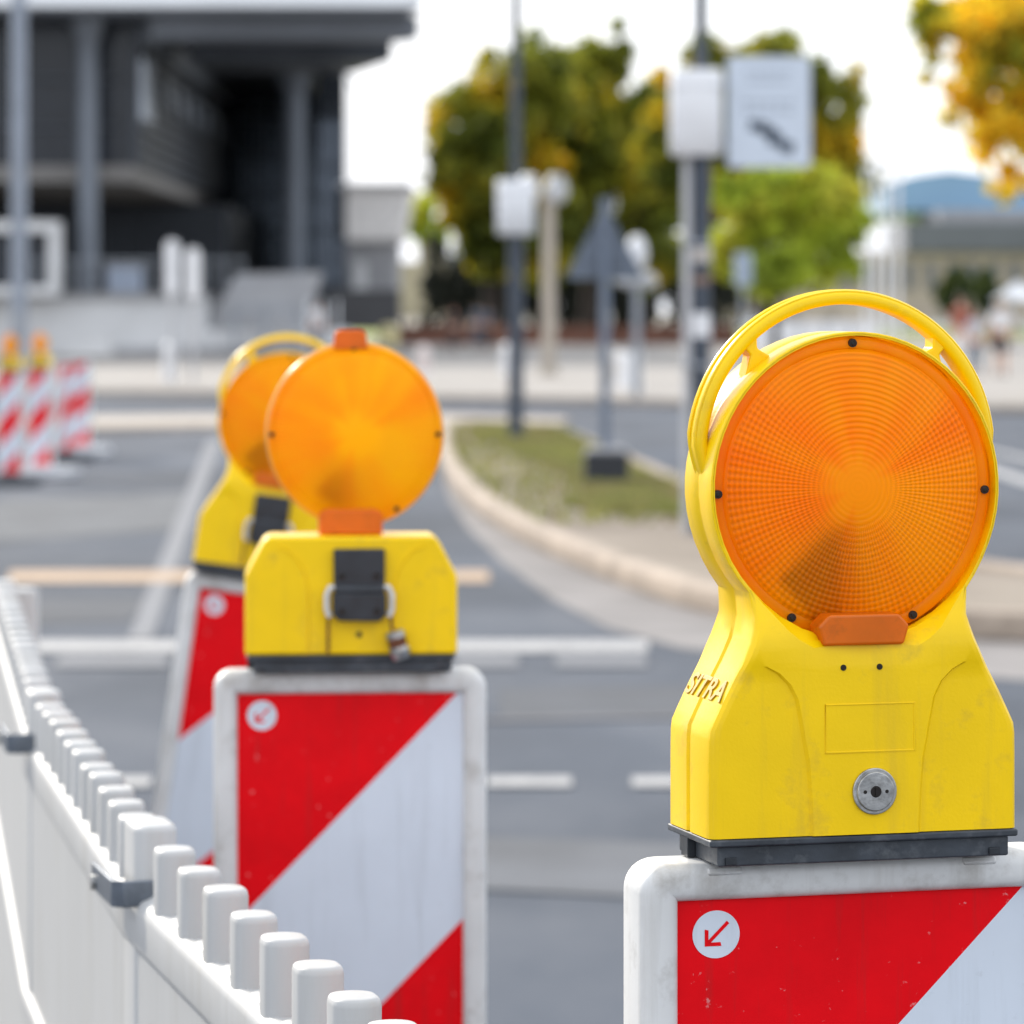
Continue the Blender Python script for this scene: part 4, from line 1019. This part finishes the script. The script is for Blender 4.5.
# flagpoles
for k, (px, tp, lb) in enumerate(((866, 172, 'leftmost of the white flagpoles right of the autumn trees'), (876, 165, 'second white flagpole from the left'), (887, 168, 'third white flagpole from the left'), (898, 172, 'rightmost of the white flagpoles'))):
    d = 118+k*3; p = P(px, tp, d); t = thing('flagpole', lb, 'flagpole', (p.x, d, .12), 0, 'white flagpoles')
    bm = B(); cyl(bm, (0, 0, 0), (0, 0, p.z-.1), .075, .055, 14); obj('pole_shaft', bm, white_box, t)
    bm = B(); ball(bm, (0, 0, p.z-.05), .12); cyl(bm, (0, 0, 0), (0, 0, .3), .2, .18, 14); obj('pole_fitting', bm, galv, t)
# parasol and low white barrier on the right
for px, d, lb in ((1018, 150, 'white parasol at the right edge above the walking people'), (760, 165, 'small white parasol seen through the arch of the lamp handle')):
    g = P(px, 0, d); t = thing('parasol', lb, 'parasol', (g.x, d, .1)); zt = P(0, 284 if px > 1000 else 312, d).z
    bm = B(); cyl(bm, (0, 0, zt-.75), (0, 0, zt), 1.1, .05, 8); obj('canopy', bm, cl_white, t, smooth=0)
    bm = B(); cyl(bm, (0, 0, 0), (0, 0, zt-.2), .04, n=8); cyl(bm, (0, 0, 0), (0, 0, .1), .35, n=16); obj('parasol_pole', bm, galv, t)
gb = thing('white_hoarding', 'low white hoarding seen through the arch of the big lamp handle', 'hoarding', (P(830, 0, 135).x, 135, .12))
for k in range(5):
    bm = B(); box(bm, (-2.4+k*.9, 0, .62), (.82, .06, .95)); obj('hoarding_panel', bm, white_box, gb, bevel=.02)
bm = B()
for k in range(6): box(bm, (-2.85+k*.9, .05, .6), (.06, .06, 1.2))
split('hoarding_post', bm, galv, gb)

# ------------------------------------------------------------------ people
def skin_obj(name, pts, edges, mat, par, sub=1):
    me = bpy.data.meshes.new(name); me.from_pydata([p[0] for p in pts], edges, []); me.materials.append(mat)
    o = bpy.data.objects.new(name, me); C.objects.link(o); o.parent = par
    sk = o.modifiers.new('skin', 'SKIN'); sk.use_smooth_shade = True
    lay = me.skin_vertices[0] if me.skin_vertices else None
    if lay is None:
        bm = bmesh.new(); bm.from_mesh(me); bm.verts.layers.skin.verify(); bm.to_mesh(me); bm.free(); lay = me.skin_vertices[0]
    for i, p in enumerate(pts):
        r_ = p[1]; lay.data[i].radius = (r_, r_) if not isinstance(r_, tuple) else r_
        lay.data[i].use_root = (i == 0)
    ss = o.modifiers.new('sub', 'SUBSURF'); ss.levels = sub; ss.render_levels = sub
    return o
def person(px, py, label, top, bottom, stride=.14, yaw=0., height=1.72, hair=None, shorts=False, group=None, arm=.1):
    g = G(px, py, .12); k = height/1.72
    t = thing('person', label, 'person', g, yaw, group, scale=k)
    st_ = stride
    hip = (0, 0, .93)
    pts = [(hip, (.13, .10)), ((0, 0, 1.12), (.125, .09)), ((0, -.01, 1.32), (.155, .10)), ((0, 0, 1.44), (.10, .08)), ((0, .0, 1.50), .055), ((0, -.01, 1.55), .06), ((0, -.015, 1.62), .093), ((0, -.01, 1.69), .07)]
    E = [(0, 1), (1, 2), (2, 3), (3, 4), (4, 5), (5, 6), (6, 7)]
    def add(p, r, par_): pts.append((p, r)); E.append((par_, len(pts)-1)); return len(pts)-1
    limbs = {}
    for s_ in (-1, 1):
        a = add((s_*.19, 0, 1.40), .06, 3); e_ = add((s_*.24, s_*arm*.5, 1.14), .043, a); w = add((s_*.25, -.06+s_*arm, .90), .032, e_); hnd = add((s_*.25, -.08+s_*arm, .82), .036, w); add((s_*.245, -.09+s_*arm, .76), .020, hnd)
        h_ = add((s_*.095, 0, .86), .088, 0); kn = add((s_*.10, -s_*st_*.7-.03, .48), .060, h_); an = add((s_*.10, -s_*st_*1.3+.05, .09), .040, kn); add((s_*.105, -s_*st_*1.3-.12, .035), .036, an)
        limbs[s_] = (a, e_, w, h_, kn, an)
    body = skin_obj('body', pts, E, skin, t)
    # shirt
    sp_ = [((0, 0, .95), (.15, .12)), ((0, 0, 1.12), (.145, .108)), ((0, -.01, 1.32), (.172, .118)), ((0, 0, 1.43), (.12, .09))]; se = [(0, 1), (1, 2), (2, 3)]
    for s_ in (-1, 1):
        a = len(sp_); sp_.append(((s_*.19, 0, 1.40), .075)); se.append((3, a)); sp_.append((tuple(Vector(pts[limbs[s_][0]][0]).lerp(Vector(pts[limbs[s_][1]][0]), .8)), .062)); se.append((a, a+1))
    skin_obj('shirt', sp_, se, top, t)
    tp_ = [((0, 0, .96), (.148, .118)), ((0, 0, .88), (.14, .115))]; te = [(0, 1)]
    for s_ in (-1, 1):
        L_ = limbs[s_]; a = len(tp_); h3 = Vector(pts[L_[3]][0]); k3 = Vector(pts[L_[4]][0]); a3 = Vector(pts[L_[5]][0])
        tp_.append((tuple(h3), .102)); te.append((1, a)); tp_.append((tuple(k3), .076)); te.append((a, a+1))
        if not shorts: tp_.append((tuple(a3+Vector((0, 0, .04))), .058)); te.append((a+1, a+2))
    skin_obj('trousers', tp_, te, bottom, t)
    bm = B(); ball(bm, (0, .012, 1.655), (.094, .102, .10)); ball(bm, (0, .06, 1.60), (.07, .05, .09)); obj('hair', bm, hair or hairm, t)
    bm = B(); ball(bm, (0, -.112, 1.61), (.013, .018, .02), 8, 6); obj('nose', bm, skin, body); bm = B()
    for s_ in (-1, 1): ball(bm, (s_*.094, 0, 1.61), (.012, .02, .03), 8, 6)
    split('ear', bm, skin, body)
    bm = B()
    for s_ in (-1, 1): ball(bm, (s_*.033, -.10, 1.628), (.011, .008, .007), 8, 6)
    split('eye', bm, cl_dark, body); bm = B()
    for s_ in (-1, 1): ball(bm, (s_*.105, -s_*st_*1.3-.06, .035), (.05, .13, .04), 12, 8)
    split('shoe', bm, cl_dark, t)
    return t
person(1001, 376, 'person in white shirt and dark shorts walking away at the right edge', cl_white, cl_dark, .16, R(170), 1.72, shorts=True, hair=pmat('fair_hair', (.40, .28, .16), .6))
person(961, 374, 'dark haired person in rust and dark clothes, half hidden behind the lamp handle', cl_red, cl_white, .12, R(20), 1.80)
person(975, 377, 'person in pale grey shirt behind the right end of the lamp handle', pmat('palegrey_cloth', (.5, .5, .55), .85), cl_blue, .1, R(190), 1.45)
person(453, 352, 'small distant person all in black on the plaza', cl_dark, cl_dark, .1, R(10), 1.62)
person(477, 350, 'left of two distant people in grey blue beside the slim pole', cl_blue, cl_blue, .1, R(200), 1.75)
person(487, 350, 'right of two distant people in grey blue beside the slim pole', cl_blue, cl_dark, .12, R(160), 1.66)
person(318, 357, 'person in pale clothes by the steel railing of the plinth', cl_white, cl_blue, .1, R(15), 1.75)

# ------------------------------------------------------------------ light, sky, camera
sun_dir = Vector((-.48, .76, .44)).normalized()
ld = bpy.data.lights.new('sun', 'SUN'); ld.energy = 3.9; ld.angle = R(1.5); ld.color = (1.0, .93, .82)
lo = bpy.data.objects.new('sun', ld); C.objects.link(lo); lo.rotation_euler = sun_dir.to_track_quat('Z', 'Y').to_euler()
w = bpy.data.worlds.new('World'); bpy.context.scene.world = w; w.use_nodes = True; nt = w.node_tree; L = nt.links.new
bg = nt.nodes['Background']; sky = nd(nt, 'ShaderNodeTexSky', sky_type='NISHITA'); sky.sun_disc = False
sky.sun_elevation = math.asin(sun_dir.z); sky.sun_rotation = math.atan2(sun_dir.x, sun_dir.y); sky.air_density = 1.2; sky.dust_density = 3.; sky.ozone_density = 1.
tc = nd(nt, 'ShaderNodeTexCoord'); mp = nd(nt, 'ShaderNodeMapping'); mp.inputs['Scale'].default_value = (1, 1, 2.5); L(tc.outputs['Generated'], mp.inputs[0])
n = nd(nt, 'ShaderNodeTexNoise'); n.inputs['Scale'].default_value = 2.2; n.inputs['Detail'].default_value = 6; L(mp.outputs[0], n.inputs['Vector'])
mr = nd(nt, 'ShaderNodeMapRange'); mr.inputs[1].default_value = .30; mr.inputs[2].default_value = .60; mr.inputs[3].default_value = .74; mr.inputs[4].default_value = .98; L(n.outputs[0], mr.inputs[0])
mx = nd(nt, 'ShaderNodeMix', data_type='RGBA'); L(mr.outputs[0], mx.inputs[0]); L(sky.outputs[0], mx.inputs[6]); mx.inputs[7].default_value = (10.6, 11.2, 12.2, 1)
L(mx.outputs[2], bg.inputs[0]); bg.inputs[1].default_value = .12

cam = bpy.data.cameras.new('camera'); co = bpy.data.objects.new('camera', cam); C.objects.link(co); bpy.context.scene.camera = co
co.location = (0, 0, H0); co.rotation_euler = (R(90), 0, 0)
cam.sensor_width = 36; cam.lens = F/1024*36; cam.shift_y = -(512-HY)/1024; cam.clip_start = .1; cam.clip_end = 6000
cam.dof.use_dof = True; cam.dof.focus_distance = 2.58; cam.dof.aperture_fstop = 10.0; cam.dof.aperture_blades = 0
sc_ = bpy.context.scene; sc_.render.resolution_x = sc_.render.resolution_y = 1024
sc_.view_settings.view_transform = 'Standard'; sc_.view_settings.look = 'None'; sc_.view_settings.exposure = 0.28; sc_.view_settings.gamma = 1
